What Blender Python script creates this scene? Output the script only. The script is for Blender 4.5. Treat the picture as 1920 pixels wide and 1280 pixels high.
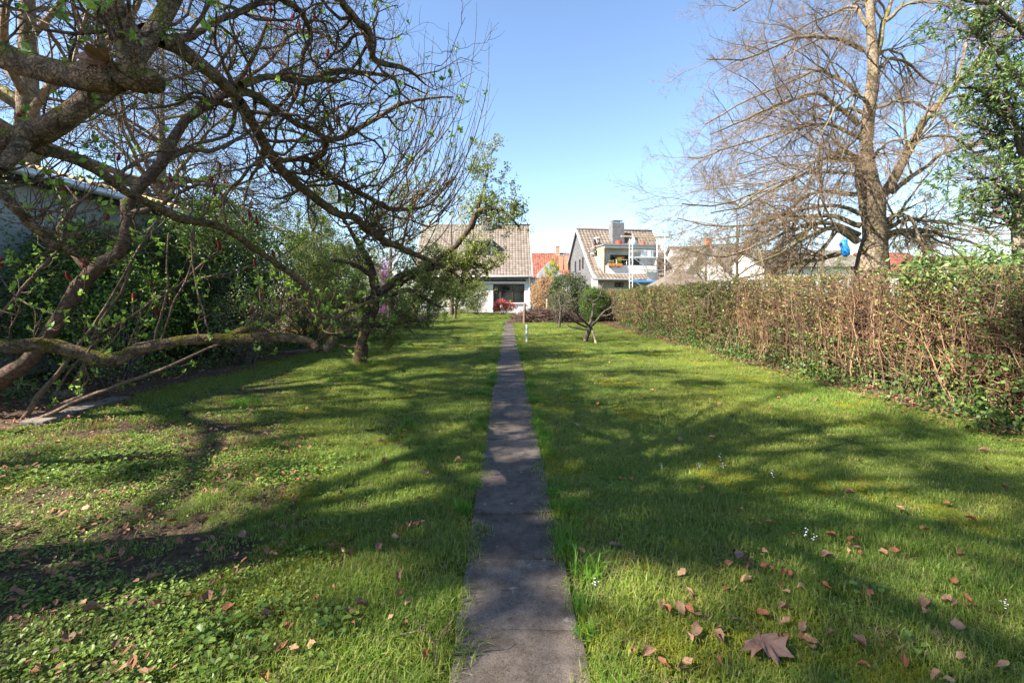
import bpy, math
import numpy as np

# ------------------------------------------------------------------ scene, camera, light
sc = bpy.context.scene
for o in list(bpy.data.objects):
    bpy.data.objects.remove(o)
COL = sc.collection
CAMH = 1.35
F = 853.0            # focal length in photo pixels (16 mm on a full frame)
CX, HY = 952.0, 560.0  # vanishing point of the path
cam = bpy.data.cameras.new('camera')
cam.lens = 16.0; cam.sensor_width = 36.0
cam.shift_x = (960 - CX) / 1920.0
cam.shift_y = -(640 - HY) / 1920.0
cam.clip_start = 0.05; cam.clip_end = 3000
camo = bpy.data.objects.new('camera', cam); COL.objects.link(camo)
camo.location = (0, 0, CAMH); camo.rotation_euler = (math.radians(90), 0, 0)
sc.camera = camo

SUN_EL = math.radians(40)
SUN_H = np.array([-0.90, -0.43]); SUN_H = SUN_H / np.linalg.norm(SUN_H)   # horizontal direction towards the sun
world = bpy.data.worlds.new('World'); sc.world = world; world.use_nodes = True
wn = world.node_tree.nodes; wl = world.node_tree.links
sky = wn.new('ShaderNodeTexSky'); sky.sky_type = 'NISHITA'; sky.sun_disc = False
sky.sun_elevation = SUN_EL; sky.sun_rotation = math.atan2(SUN_H[0], SUN_H[1])
sky.air_density = 1.0; sky.dust_density = 0.3; sky.ozone_density = 2.5; sky.altitude = 100
wn['Background'].inputs['Strength'].default_value = 0.066
wl.new(sky.outputs[0], wn['Background'].inputs['Color'])
sun = bpy.data.lights.new('sun', 'SUN'); sun.energy = 5.0; sun.angle = math.radians(0.53)
sun.color = (1.0, 0.91, 0.78)
suno = bpy.data.objects.new('sun', sun); COL.objects.link(suno)
from mathutils import Vector
sd = Vector((SUN_H[0] * math.cos(SUN_EL), SUN_H[1] * math.cos(SUN_EL), math.sin(SUN_EL)))
suno.rotation_euler = sd.to_track_quat('Z', 'Y').to_euler(); suno.location = sd * 60
vs = sc.view_settings
vs.view_transform = 'Standard'; vs.look = 'None'; vs.gamma = 1.0; vs.use_curve_mapping = False
vs.exposure = 2.32
sc.cycles.max_bounces = 5; sc.cycles.diffuse_bounces = 2; sc.cycles.transmission_bounces = 4
sc.cycles.transparent_max_bounces = 6; sc.cycles.use_denoising = True

rng = np.random.default_rng(11)
R = math.radians

def W(x, y, Y):
    """photo pixel at distance Y (metres ahead) -> point"""
    return np.array([(x - CX) / F * Y, Y, CAMH - (y - HY) / F * Y])
def G(x, y):
    """photo pixel on the ground -> X, Y"""
    Y = CAMH * F / (y - HY)
    return (x - CX) / F * Y, Y

# ------------------------------------------------------------------ materials
def nodes(name):
    m = bpy.data.materials.new(name); m.use_nodes = True
    nt = m.node_tree
    return m, nt, nt.nodes['Principled BSDF'], nt.nodes['Material Output']
def N(nt, t, **kw):
    n = nt.nodes.new(t)
    for k, v in kw.items(): setattr(n, k, v)
    return n
def ramp(nt, cols):
    r = N(nt, 'ShaderNodeValToRGB'); e = r.color_ramp.elements
    while len(e) < len(cols): e.new(0.5)
    for i, c in enumerate(cols):
        p, c = c if isinstance(c[1], (tuple, list)) else (i / (len(cols) - 1), c)
        e[i].position = p; e[i].color = (*c, 1)
    return r
def setb(b, rough=0.8, spec=0.3, metal=0.0):
    b.inputs['Roughness'].default_value = rough; b.inputs['Metallic'].default_value = metal
    b.inputs['Specular IOR Level'].default_value = spec
def M_plain(name, cols, scale=6.0, rough=0.8, spec=0.3, bump=0.0, bscale=40.0, metal=0.0, coord='Object', detail=5):
    m, nt, b, out = nodes(name); setb(b, rough, spec, metal)
    tc = N(nt, 'ShaderNodeTexCoord')
    n1 = N(nt, 'ShaderNodeTexNoise'); n1.inputs['Scale'].default_value = scale; n1.inputs['Detail'].default_value = detail
    n1.inputs['Roughness'].default_value = 0.65
    nt.links.new(tc.outputs[coord], n1.inputs['Vector'])
    r = ramp(nt, [(0.3, cols[0]), (0.7, cols[-1])] if len(cols) < 3 else [(0.25 + 0.5 * i / (len(cols) - 1), c) for i, c in enumerate(cols)])
    nt.links.new(n1.outputs['Fac'], r.inputs[0]); nt.links.new(r.outputs[0], b.inputs['Base Color'])
    if bump:
        n2 = N(nt, 'ShaderNodeTexNoise'); n2.inputs['Scale'].default_value = bscale; n2.inputs['Detail'].default_value = 4
        nt.links.new(tc.outputs[coord], n2.inputs['Vector'])
        bp = N(nt, 'ShaderNodeBump'); bp.inputs['Strength'].default_value = bump; bp.inputs['Distance'].default_value = 0.02
        nt.links.new(n2.outputs['Fac'], bp.inputs['Height']); nt.links.new(bp.outputs[0], b.inputs['Normal'])
    return m
def M_bark(name, dark, light, moss=None, amount=0.5, scale=14, lichen=None):
    m, nt, b, out = nodes(name); setb(b, 0.9, 0.15)
    tc = N(nt, 'ShaderNodeTexCoord'); ge = N(nt, 'ShaderNodeNewGeometry')
    n1 = N(nt, 'ShaderNodeTexNoise'); n1.inputs['Scale'].default_value = scale; n1.inputs['Detail'].default_value = 7; n1.inputs['Roughness'].default_value = 0.7
    nt.links.new(ge.outputs['Position'], n1.inputs['Vector'])
    r = ramp(nt, [(0.35, dark), (0.65, light)]); nt.links.new(n1.outputs['Fac'], r.inputs[0])
    last = r.outputs[0]
    if moss:
        n3 = N(nt, 'ShaderNodeTexNoise'); n3.inputs['Scale'].default_value = scale * 0.45; n3.inputs['Detail'].default_value = 6
        nt.links.new(ge.outputs['Position'], n3.inputs['Vector'])
        sx = N(nt, 'ShaderNodeSeparateXYZ'); nt.links.new(ge.outputs['Normal'], sx.inputs[0])
        ma = N(nt, 'ShaderNodeMath', operation='MULTIPLY_ADD'); ma.inputs[1].default_value = 0.22; nt.links.new(sx.outputs['Z'], ma.inputs[0])
        nt.links.new(n3.outputs['Fac'], ma.inputs[2])
        mr = N(nt, 'ShaderNodeMapRange'); mr.inputs['From Min'].default_value = 0.72 - 0.25 * amount; mr.inputs['From Max'].default_value = 0.80 - 0.25 * amount
        nt.links.new(ma.outputs[0], mr.inputs['Value'])
        mx = N(nt, 'ShaderNodeMix', data_type='RGBA'); mx.inputs['B'].default_value = (*moss, 1)
        nt.links.new(mr.outputs[0], mx.inputs['Factor']); nt.links.new(last, mx.inputs['A']); last = mx.outputs['Result']
    vc = N(nt, 'ShaderNodeTexVoronoi', feature='DISTANCE_TO_EDGE'); vc.inputs['Scale'].default_value = scale * 2.6
    nw = N(nt, 'ShaderNodeTexNoise'); nw.inputs['Scale'].default_value = scale * 1.5; nw.inputs['Detail'].default_value = 4; nt.links.new(ge.outputs['Position'], nw.inputs['Vector'])
    vw = N(nt, 'ShaderNodeVectorMath', operation='MULTIPLY_ADD'); k_ = 1.6 / scale; vw.inputs[1].default_value = (k_, k_, k_); nt.links.new(nw.outputs['Color'], vw.inputs[0]); nt.links.new(ge.outputs['Position'], vw.inputs[2]); nt.links.new(vw.outputs[0], vc.inputs['Vector'])
    cr = ramp(nt, [(0.0, (0.35, 0.33, 0.31)), (0.16, (1, 1, 1))]); nt.links.new(vc.outputs['Distance'], cr.inputs[0])
    mc = N(nt, 'ShaderNodeMix', data_type='RGBA', blend_type='MULTIPLY'); mc.inputs['Factor'].default_value = 0.55; nt.links.new(last, mc.inputs['A']); nt.links.new(cr.outputs[0], mc.inputs['B']); last = mc.outputs['Result']
    nt.links.new(last, b.inputs['Base Color'])
    n2 = N(nt, 'ShaderNodeTexNoise'); n2.inputs['Scale'].default_value = scale * 4; n2.inputs['Detail'].default_value = 6
    nt.links.new(ge.outputs['Position'], n2.inputs['Vector'])
    bp = N(nt, 'ShaderNodeBump'); bp.inputs['Strength'].default_value = 1.0; bp.inputs['Distance'].default_value = 0.018
    hm = N(nt, 'ShaderNodeMath', operation='MULTIPLY_ADD'); hm.inputs[1].default_value = 0.6; nt.links.new(cr.outputs[0], hm.inputs[0]); nt.links.new(n2.outputs['Fac'], hm.inputs[2])
    nt.links.new(hm.outputs[0], bp.inputs['Height']); nt.links.new(bp.outputs[0], b.inputs['Normal'])
    return m
def M_leaf(name, cols, trans=0.4, rough=0.5, spec=0.35, patch=None, pscale=0.7, island=True):
    """leaf colours picked leaf by leaf; patch = second ramp mixed in by a world-space noise"""
    m, nt, b, out = nodes(name); setb(b, rough, spec)
    if island:
        g = N(nt, 'ShaderNodeNewGeometry'); src = g.outputs['Random Per Island']
    else:
        g = N(nt, 'ShaderNodeObjectInfo'); src = g.outputs['Random']
    r = ramp(nt, cols); nt.links.new(src, r.inputs[0]); last = r.outputs[0]
    if patch:
        ge = N(nt, 'ShaderNodeNewGeometry')
        nz = N(nt, 'ShaderNodeTexNoise'); nz.inputs['Scale'].default_value = pscale; nz.inputs['Detail'].default_value = 5; nz.inputs['Roughness'].default_value = 0.65
        nt.links.new(ge.outputs['Position'], nz.inputs['Vector'])
        mr = N(nt, 'ShaderNodeMapRange'); mr.inputs['From Min'].default_value = 0.40; mr.inputs['From Max'].default_value = 0.64
        nt.links.new(nz.outputs['Fac'], mr.inputs['Value'])
        r2 = ramp(nt, patch); nt.links.new(src, r2.inputs[0])
        mx = N(nt, 'ShaderNodeMix', data_type='RGBA')
        nt.links.new(mr.outputs[0], mx.inputs['Factor']); nt.links.new(last, mx.inputs['A']); nt.links.new(r2.outputs[0], mx.inputs['B'])
        last = mx.outputs['Result']
    nt.links.new(last, b.inputs['Base Color'])
    if trans:
        t = N(nt, 'ShaderNodeBsdfTranslucent'); nt.links.new(last, t.inputs['Color'])
        ms = N(nt, 'ShaderNodeMixShader'); ms.inputs[0].default_value = trans
        nt.links.new(b.outputs[0], ms.inputs[1]); nt.links.new(t.outputs[0], ms.inputs[2]); nt.links.new(ms.outputs[0], out.inputs['Surface'])
    return m
def M_glass(name, tint=(0.9, 0.95, 0.95)):
    m, nt, b, out = nodes(name); setb(b, 0.03, 0.5)
    b.inputs['Base Color'].default_value = (0.02, 0.025, 0.03, 1)
    t = N(nt, 'ShaderNodeBsdfTransparent'); t.inputs[0].default_value = (*tint, 1)
    ms = N(nt, 'ShaderNodeMixShader'); ms.inputs[0].default_value = 0.35
    nt.links.new(t.outputs[0], ms.inputs[1]); nt.links.new(b.outputs[0], ms.inputs[2]); nt.links.new(ms.outputs[0], out.inputs['Surface'])
    return m
def M_tile(name, cols, rough=0.75):
    m = M_leaf(name, cols, trans=0, rough=rough, spec=0.3, patch=[tuple(0.90 * x for x in c) for c in cols], pscale=1.2)
    return m
def M_clad(name, c1, c2, mortar, bw=0.4, rh=0.2):
    m, nt, b, out = nodes(name); setb(b, 0.7, 0.3)
    tc = N(nt, 'ShaderNodeTexCoord'); mp = N(nt, 'ShaderNodeMapping'); mp.inputs['Rotation'].default_value = (R(90), 0, R(90))
    nt.links.new(tc.outputs['Object'], mp.inputs['Vector'])
    sx = N(nt, 'ShaderNodeSeparateXYZ'); nt.links.new(tc.outputs['Object'], sx.inputs[0])
    cb = N(nt, 'ShaderNodeCombineXYZ'); ad = N(nt, 'ShaderNodeMath', operation='ADD')
    nt.links.new(sx.outputs['X'], ad.inputs[0]); nt.links.new(sx.outputs['Y'], ad.inputs[1])
    nt.links.new(ad.outputs[0], cb.inputs['X']); nt.links.new(sx.outputs['Z'], cb.inputs['Y'])
    br = N(nt, 'ShaderNodeTexBrick'); br.inputs['Color1'].default_value = (*c1, 1); br.inputs['Color2'].default_value = (*c2, 1); br.inputs['Mortar'].default_value = (*mortar, 1)
    br.inputs['Scale'].default_value = 1.0; br.inputs['Mortar Size'].default_value = 0.012; br.inputs['Brick Width'].default_value = bw; br.inputs['Row Height'].default_value = rh
    nt.links.new(cb.outputs[0], br.inputs['Vector']); nt.links.new(br.outputs['Color'], b.inputs['Base Color'])
    bp = N(nt, 'ShaderNodeBump'); bp.inputs['Strength'].default_value = 0.6; bp.inputs['Distance'].default_value = 0.02; bp.invert = True
    nt.links.new(br.outputs['Fac'], bp.inputs['Height']); nt.links.new(bp.outputs[0], b.inputs['Normal'])
    return m

MT = {}
MT['white'] = M_plain('white_render', [(0.56, 0.56, 0.545), (0.66, 0.66, 0.64)], 3, 0.9, 0.2, 0.15, 60)
MT['white2'] = M_plain('aged_white_render', [(0.58, 0.58, 0.56), (0.72, 0.72, 0.69)], 1.5, 0.9, 0.2, 0.15, 60)
MT['taupe'] = M_plain('taupe_render', [(0.27, 0.24, 0.21), (0.32, 0.29, 0.26)], 2, 0.9, 0.2, 0.1, 60)
MT['plinth'] = M_plain('plinth_grey', [(0.36, 0.36, 0.37), (0.44, 0.44, 0.45)], 3, 0.9, 0.2)
MT['concrete'] = M_plain('shed_render', [(0.20, 0.21, 0.215), (0.30, 0.31, 0.315), (0.25, 0.25, 0.24)], 1.6, 0.92, 0.2, 0.3, 30)
MT['frame'] = M_plain('dark_brown_frame', [(0.035, 0.025, 0.02), (0.05, 0.035, 0.03)], 20, 0.5)
MT['black'] = M_plain('black_paint', [(0.02, 0.02, 0.022), (0.035, 0.035, 0.038)], 10, 0.5)
MT['whitepaint'] = M_plain('white_paint', [(0.74, 0.75, 0.75), (0.80, 0.80, 0.80)], 8, 0.45, 0.4)
MT['zinc'] = M_plain('zinc', [(0.40, 0.42, 0.44), (0.52, 0.54, 0.56)], 6, 0.45, 0.5, metal=0.35)
MT['zincdark'] = M_plain('dark_zinc', [(0.10, 0.11, 0.12), (0.16, 0.17, 0.18)], 6, 0.5, 0.5)
MT['steel'] = M_plain('scaffold_steel', [(0.45, 0.47, 0.49), (0.62, 0.64, 0.66)], 12, 0.4, 0.5, metal=0.4)
MT['lead'] = M_clad('chimney_slate', (0.12, 0.12, 0.13), (0.17, 0.17, 0.18), (0.05, 0.05, 0.055), 0.25, 0.12)
MT['slate'] = M_clad('gable_slate', (0.090, 0.091, 0.095), (0.115, 0.115, 0.118), (0.045, 0.045, 0.048), 0.6, 0.16)
MT['slateblue'] = M_clad('slate_shingle', (0.20, 0.23, 0.26), (0.25, 0.27, 0.30), (0.12, 0.13, 0.15), 0.4, 0.2)
MT['brick'] = M_clad('orange_brick', (0.42, 0.13, 0.06), (0.50, 0.18, 0.08), (0.30, 0.22, 0.18), 0.25, 0.09)
MT['ply'] = M_plain('plywood', [(0.30, 0.20, 0.115), (0.38, 0.27, 0.165)], 3, 0.7)
MT['timber'] = M_plain('raw_timber', [(0.34, 0.23, 0.13), (0.44, 0.31, 0.19)], 9, 0.75)
MT['post'] = M_plain('weathered_post', [(0.07, 0.05, 0.038), (0.15, 0.105, 0.08)], 12, 0.9, bump=0.4)
MT['pale_post'] = M_plain('pale_stake', [(0.17, 0.135, 0.095), (0.27, 0.22, 0.16)], 18, 0.85, bump=0.3)
MT['tile'] = M_tile('brown_tile', [(0.105, 0.086, 0.071), (0.135, 0.111, 0.093), (0.160, 0.134, 0.113)])
MT['redtile'] = M_tile('red_tile', [(0.11, 0.038, 0.027), (0.17, 0.058, 0.038), (0.21, 0.080, 0.054)])
MT['greytile'] = M_tile('grey_tile', [(0.11, 0.095, 0.088), (0.155, 0.14, 0.128), (0.19, 0.17, 0.155)])
MT['redclay'] = M_plain('terracotta', [(0.46, 0.13, 0.05), (0.56, 0.18, 0.08)], 10, 0.75)
MT['redplastic'] = M_plain('red_plastic', [(0.62, 0.06, 0.03), (0.70, 0.09, 0.04)], 10, 0.4, 0.5)
MT['blueplastic'] = M_plain('blue_plastic', [(0.01, 0.16, 0.52), (0.02, 0.24, 0.66)], 8, 0.35, 0.5)
MT['bluefilm'] = M_plain('pale_blue_film', [(0.22, 0.45, 0.68), (0.40, 0.60, 0.80)], 5, 0.35, 0.5)
MT['orange'] = M_plain('orange_panel', [(0.52, 0.24, 0.05), (0.60, 0.30, 0.08)], 5, 0.6)
MT['interior'] = M_plain('interior_plaster', [(0.26, 0.22, 0.19), (0.32, 0.28, 0.24)], 2, 0.9)
MT['awning'] = M_plain('awning_cloth', [(0.58, 0.56, 0.50), (0.68, 0.66, 0.60)], 5, 0.85)
MT['thatch'] = M_plain('pavilion_roof', [(0.095, 0.078, 0.064), (0.14, 0.118, 0.10)], 14, 0.9, 0.1, 0.5, 50)
MT['corrugated'] = M_plain('corrugated_cement', [(0.36, 0.23, 0.12), (0.52, 0.36, 0.20), (0.30, 0.25, 0.18)], 3, 0.85, 0.2, 0.2, 30)
MT['glass'] = M_glass('window_glass')
MT['skin'] = M_plain('skin', [(0.42, 0.24, 0.17), (0.50, 0.30, 0.22)], 10, 0.6)
MT['cloth_dark'] = M_plain('dark_workwear', [(0.05, 0.055, 0.06), (0.09, 0.09, 0.10)], 12, 0.9)
MT['cloth_grey'] = M_plain('grey_workwear', [(0.20, 0.20, 0.20), (0.28, 0.28, 0.28)], 12, 0.9)
MT['cloth_blue'] = M_plain('blue_trousers', [(0.05, 0.08, 0.16), (0.09, 0.13, 0.22)], 12, 0.9)
MT['stone'] = M_plain('edging_stone', [(0.085, 0.075, 0.062), (0.145, 0.128, 0.108), (0.11, 0.10, 0.085)], 5, 0.9, 0.2, 0.4, 40)
MT['soil'] = M_plain('garden_soil', [(0.030, 0.020, 0.013), (0.075, 0.050, 0.033), (0.055, 0.038, 0.024)], 5, 0.95, 0.1, 1.0, 18)
MT['apple_bark'] = M_bark('apple_bark', (0.055, 0.038, 0.025), (0.29, 0.200, 0.128), (0.125, 0.112, 0.016), 0.50, 15)
MT['apple_bark_dark'] = M_bark('dark_apple_bark', (0.035, 0.025, 0.019), (0.15, 0.098, 0.070), (0.13, 0.115, 0.018), 0.5, 11)
MT['apple_twig'] = M_bark('apple_twig', (0.085, 0.058, 0.038), (0.27, 0.185, 0.120), (0.12, 0.108, 0.022), 0.35, 16)
MT['sumac_bark'] = M_bark('sumac_bark', (0.065, 0.043, 0.033), (0.22, 0.145, 0.105), (0.12, 0.105, 0.04), 0.35, 24)
MT['sumac_stem'] = M_bark('sumac_stem', (0.13, 0.085, 0.060), (0.27, 0.195, 0.140), None, 0, 22)
MT['lime_bark'] = M_bark('lime_bark', (0.11, 0.088, 0.062), (0.31, 0.245, 0.175), (0.14, 0.125, 0.042), 0.55, 5)
MT['lime_twig'] = M_bark('lime_twig', (0.13, 0.095, 0.064), (0.30, 0.215, 0.145), None, 0, 9)
MT['grey_twig'] = M_bark('grey_twig', (0.075, 0.060, 0.050), (0.17, 0.140, 0.115), None, 0, 9)
MT['pale_bark'] = M_bark('pale_bark', (0.19, 0.15, 0.105), (0.38, 0.31, 0.225), (0.15, 0.14, 0.05), 0.3, 14)
MT['hedge_twig'] = M_leaf('hedge_twig', [(0.060, 0.034, 0.023), (0.145, 0.084, 0.052), (0.28, 0.175, 0.105)], 0, 0.9, 0.1, [(0.045, 0.029, 0.022), (0.090, 0.058, 0.042), (0.18, 0.120, 0.080)], 0.9)
MT['brush'] = M_leaf('brush_twig', [(0.045, 0.030, 0.028), (0.10, 0.065, 0.055), (0.17, 0.115, 0.09)], 0, 0.9, 0.1)
MT['spring'] = M_leaf('spring_leaf', [(0.10, 0.19, 0.025), (0.17, 0.30, 0.035), (0.26, 0.38, 0.05)], 0.45, 0.45)
MT['olive'] = M_leaf('olive_leaf', [(0.085, 0.115, 0.022), (0.155, 0.195, 0.036), (0.26, 0.295, 0.070)], 0.4, 0.5)
MT['olive_pale'] = M_leaf('pale_olive_leaf', [(0.11, 0.135, 0.045), (0.19, 0.215, 0.075), (0.29, 0.31, 0.13)], 0.35, 0.55)
MT['yellowleaf'] = M_leaf('yellow_green_leaf', [(0.24, 0.26, 0.035), (0.36, 0.36, 0.06), (0.20, 0.27, 0.04)], 0.4, 0.55)
MT['holly'] = M_leaf('holly_leaf', [(0.030, 0.060, 0.013), (0.075, 0.120, 0.023), (0.160, 0.210, 0.042)], 0.3, 0.38, 0.4)
MT['ivy'] = M_leaf('ivy_leaf', [(0.026, 0.058, 0.014), (0.060, 0.110, 0.024), (0.120, 0.175, 0.038)], 0.3, 0.5, 0.3)
MT['laurel'] = M_leaf('laurel_leaf', [(0.040, 0.080, 0.022), (0.080, 0.140, 0.034), (0.15, 0.215, 0.055)], 0.3, 0.35, 0.45)
MT['privet'] = M_leaf('privet_leaf', [(0.045, 0.085, 0.022), (0.095, 0.145, 0.034), (0.22, 0.255, 0.050)], 0.3, 0.45)
MT['conifer'] = M_leaf('conifer_leaf', [(0.018, 0.036, 0.012), (0.040, 0.065, 0.018), (0.09, 0.105, 0.030)], 0.15, 0.6)
MT['box'] = M_leaf('box_leaf', [(0.040, 0.085, 0.014), (0.070, 0.130, 0.020), (0.11, 0.18, 0.03)], 0.35, 0.5)
MT['beech'] = M_leaf('dry_beech_leaf', [(0.20, 0.115, 0.060), (0.32, 0.200, 0.110), (0.42, 0.285, 0.17)], 0.25, 0.7)
MT['acer'] = M_leaf('red_maple_leaf', [(0.30, 0.040, 0.040), (0.46, 0.090, 0.075), (0.55, 0.18, 0.14)], 0.35, 0.6)
MT['purple'] = M_leaf('magenta_blossom', [(0.26, 0.045, 0.24), (0.38, 0.085, 0.36), (0.46, 0.15, 0.44)], 0.35, 0.6)
MT['blossom'] = M_leaf('pale_blossom', [(0.42, 0.43, 0.36), (0.58, 0.58, 0.50), (0.28, 0.32, 0.16)], 0.35, 0.6)
MT['weed'] = M_leaf('ground_cover_leaf', [(0.065, 0.115, 0.020), (0.12, 0.195, 0.030), (0.21, 0.28, 0.045)], 0.35, 0.45)
MT['weed_dark'] = M_leaf('strawberry_leaf', [(0.050, 0.095, 0.016), (0.085, 0.150, 0.024), (0.15, 0.22, 0.036)], 0.3, 0.42)
MT['grass'] = M_leaf('grass_blade', [(0.070, 0.150, 0.018), (0.125, 0.230, 0.026), (0.195, 0.295, 0.038), (0.30, 0.30, 0.10)], 0.45, 0.5, 0.3,
                     [(0.125, 0.180, 0.022), (0.205, 0.262, 0.032), (0.275, 0.305, 0.045), (0.35, 0.31, 0.12)], 0.55)
MT['moss'] = M_leaf('lawn_moss', [(0.17, 0.19, 0.018), (0.26, 0.27, 0.026), (0.33, 0.32, 0.045)], 0.35, 0.7, 0.2)
MT['straw'] = M_leaf('dead_grass_straw', [(0.28, 0.22, 0.11), (0.40, 0.33, 0.19), (0.20, 0.15, 0.08)], 0.3, 0.7, 0.2)
MT['grass_lush'] = M_leaf('lush_grass_blade', [(0.055, 0.150, 0.014), (0.095, 0.225, 0.020), (0.15, 0.29, 0.028)], 0.45, 0.45)
MT['dryleaf'] = M_leaf('dry_leaf', [(0.13, 0.052, 0.030), (0.25, 0.098, 0.045), (0.31, 0.155, 0.080), (0.24, 0.130, 0.085), (0.38, 0.25, 0.16)], 0.2, 0.65, 0.25, island=False)
MT['litter'] = M_leaf('leaf_litter', [(0.08, 0.038, 0.024), (0.19, 0.082, 0.042), (0.28, 0.150, 0.085), (0.055, 0.034, 0.024), (0.34, 0.24, 0.16)], 0.15, 0.75, 0.2)
MT['maple_leaf'] = M_plain('dry_maple_leaf', [(0.12, 0.066, 0.048), (0.22, 0.13, 0.098)], 14, 0.6, 0.3, 0.3, 60)
MT['cone'] = M_plain('sumac_fruit', [(0.10, 0.010, 0.012), (0.22, 0.030, 0.030)], 60, 0.9, 0.1, 0.8, 120)
MT['tulip'] = M_leaf('orange_petal', [(0.62, 0.14, 0.02), (0.70, 0.22, 0.04), (0.62, 0.36, 0.04)], 0.35, 0.5, island=False)
MT['lilac'] = M_plain('lilac_petal', [(0.66, 0.62, 0.74), (0.78, 0.76, 0.84)], 30, 0.6)
MT['stem'] = M_plain('green_stem', [(0.07, 0.13, 0.03), (0.11, 0.18, 0.045)], 30, 0.6)

def ground_material():
    m, nt, b, out = nodes('lawn_ground'); setb(b, 0.95, 0.1)
    ge = N(nt, 'ShaderNodeNewGeometry')
    n1 = N(nt, 'ShaderNodeTexNoise'); n1.inputs['Scale'].default_value = 0.8; n1.inputs['Detail'].default_value = 8; n1.inputs['Roughness'].default_value = 0.7
    nt.links.new(ge.outputs['Position'], n1.inputs['Vector'])
    r1 = ramp(nt, [(0.3, (0.040, 0.062, 0.012)), (0.5, (0.065, 0.088, 0.016)), (0.72, (0.115, 0.115, 0.024))]); nt.links.new(n1.outputs['Fac'], r1.inputs[0])
    # soil showing through in the weedy patch on the left and in small bare spots
    n2 = N(nt, 'ShaderNodeTexNoise'); n2.inputs['Scale'].default_value = 2.6; n2.inputs['Detail'].default_value = 7
    nt.links.new(ge.outputs['Position'], n2.inputs['Vector'])
    r2 = ramp(nt, [(0.3, (0.030, 0.021, 0.013)), (0.7, (0.085, 0.060, 0.040))])
    n3 = N(nt, 'ShaderNodeTexNoise'); n3.inputs['Scale'].default_value = 30; n3.inputs['Detail'].default_value = 6
    nt.links.new(ge.outputs['Position'], n3.inputs['Vector']); nt.links.new(n3.outputs['Fac'], r2.inputs[0])
    sx = N(nt, 'ShaderNodeSeparateXYZ'); nt.links.new(ge.outputs['Position'], sx.inputs[0])
    # distance left of the line X = -0.75 - 0.42 (Y - 1.6)
    a = N(nt, 'ShaderNodeMath', operation='MULTIPLY_ADD'); a.inputs[1].default_value = -0.42; a.inputs[2].default_value = -0.08
    nt.links.new(sx.outputs['Y'], a.inputs[0])
    s = N(nt, 'ShaderNodeMath', operation='SUBTRACT'); nt.links.new(a.outputs[0], s.inputs[0]); nt.links.new(sx.outputs['X'], s.inputs[1])
    mr = N(nt, 'ShaderNodeMapRange'); mr.inputs['From Min'].default_value = -0.5; mr.inputs['From Max'].default_value = 1.0; mr.inputs['To Min'].default_value = 0.0; mr.inputs['To Max'].default_value = 0.40
    nt.links.new(s.outputs[0], mr.inputs['Value'])
    ad = N(nt, 'ShaderNodeMath', operation='ADD'); nt.links.new(mr.outputs[0], ad.inputs[0]); nt.links.new(n2.outputs['Fac'], ad.inputs[1])
    m2 = N(nt, 'ShaderNodeMapRange'); m2.inputs['From Min'].default_value = 0.66; m2.inputs['From Max'].default_value = 0.78
    nt.links.new(ad.outputs[0], m2.inputs['Value'])
    mx = N(nt, 'ShaderNodeMix', data_type='RGBA'); nt.links.new(m2.outputs[0], mx.inputs['Factor'])
    nt.links.new(r1.outputs[0], mx.inputs['A']); nt.links.new(r2.outputs[0], mx.inputs['B']); nt.links.new(mx.outputs['Result'], b.inputs['Base Color'])
    bp = N(nt, 'ShaderNodeBump'); bp.inputs['Strength'].default_value = 1.0; bp.inputs['Distance'].default_value = 0.03
    nt.links.new(n3.outputs['Fac'], bp.inputs['Height']); nt.links.new(bp.outputs[0], b.inputs['Normal'])
    return m
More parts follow.
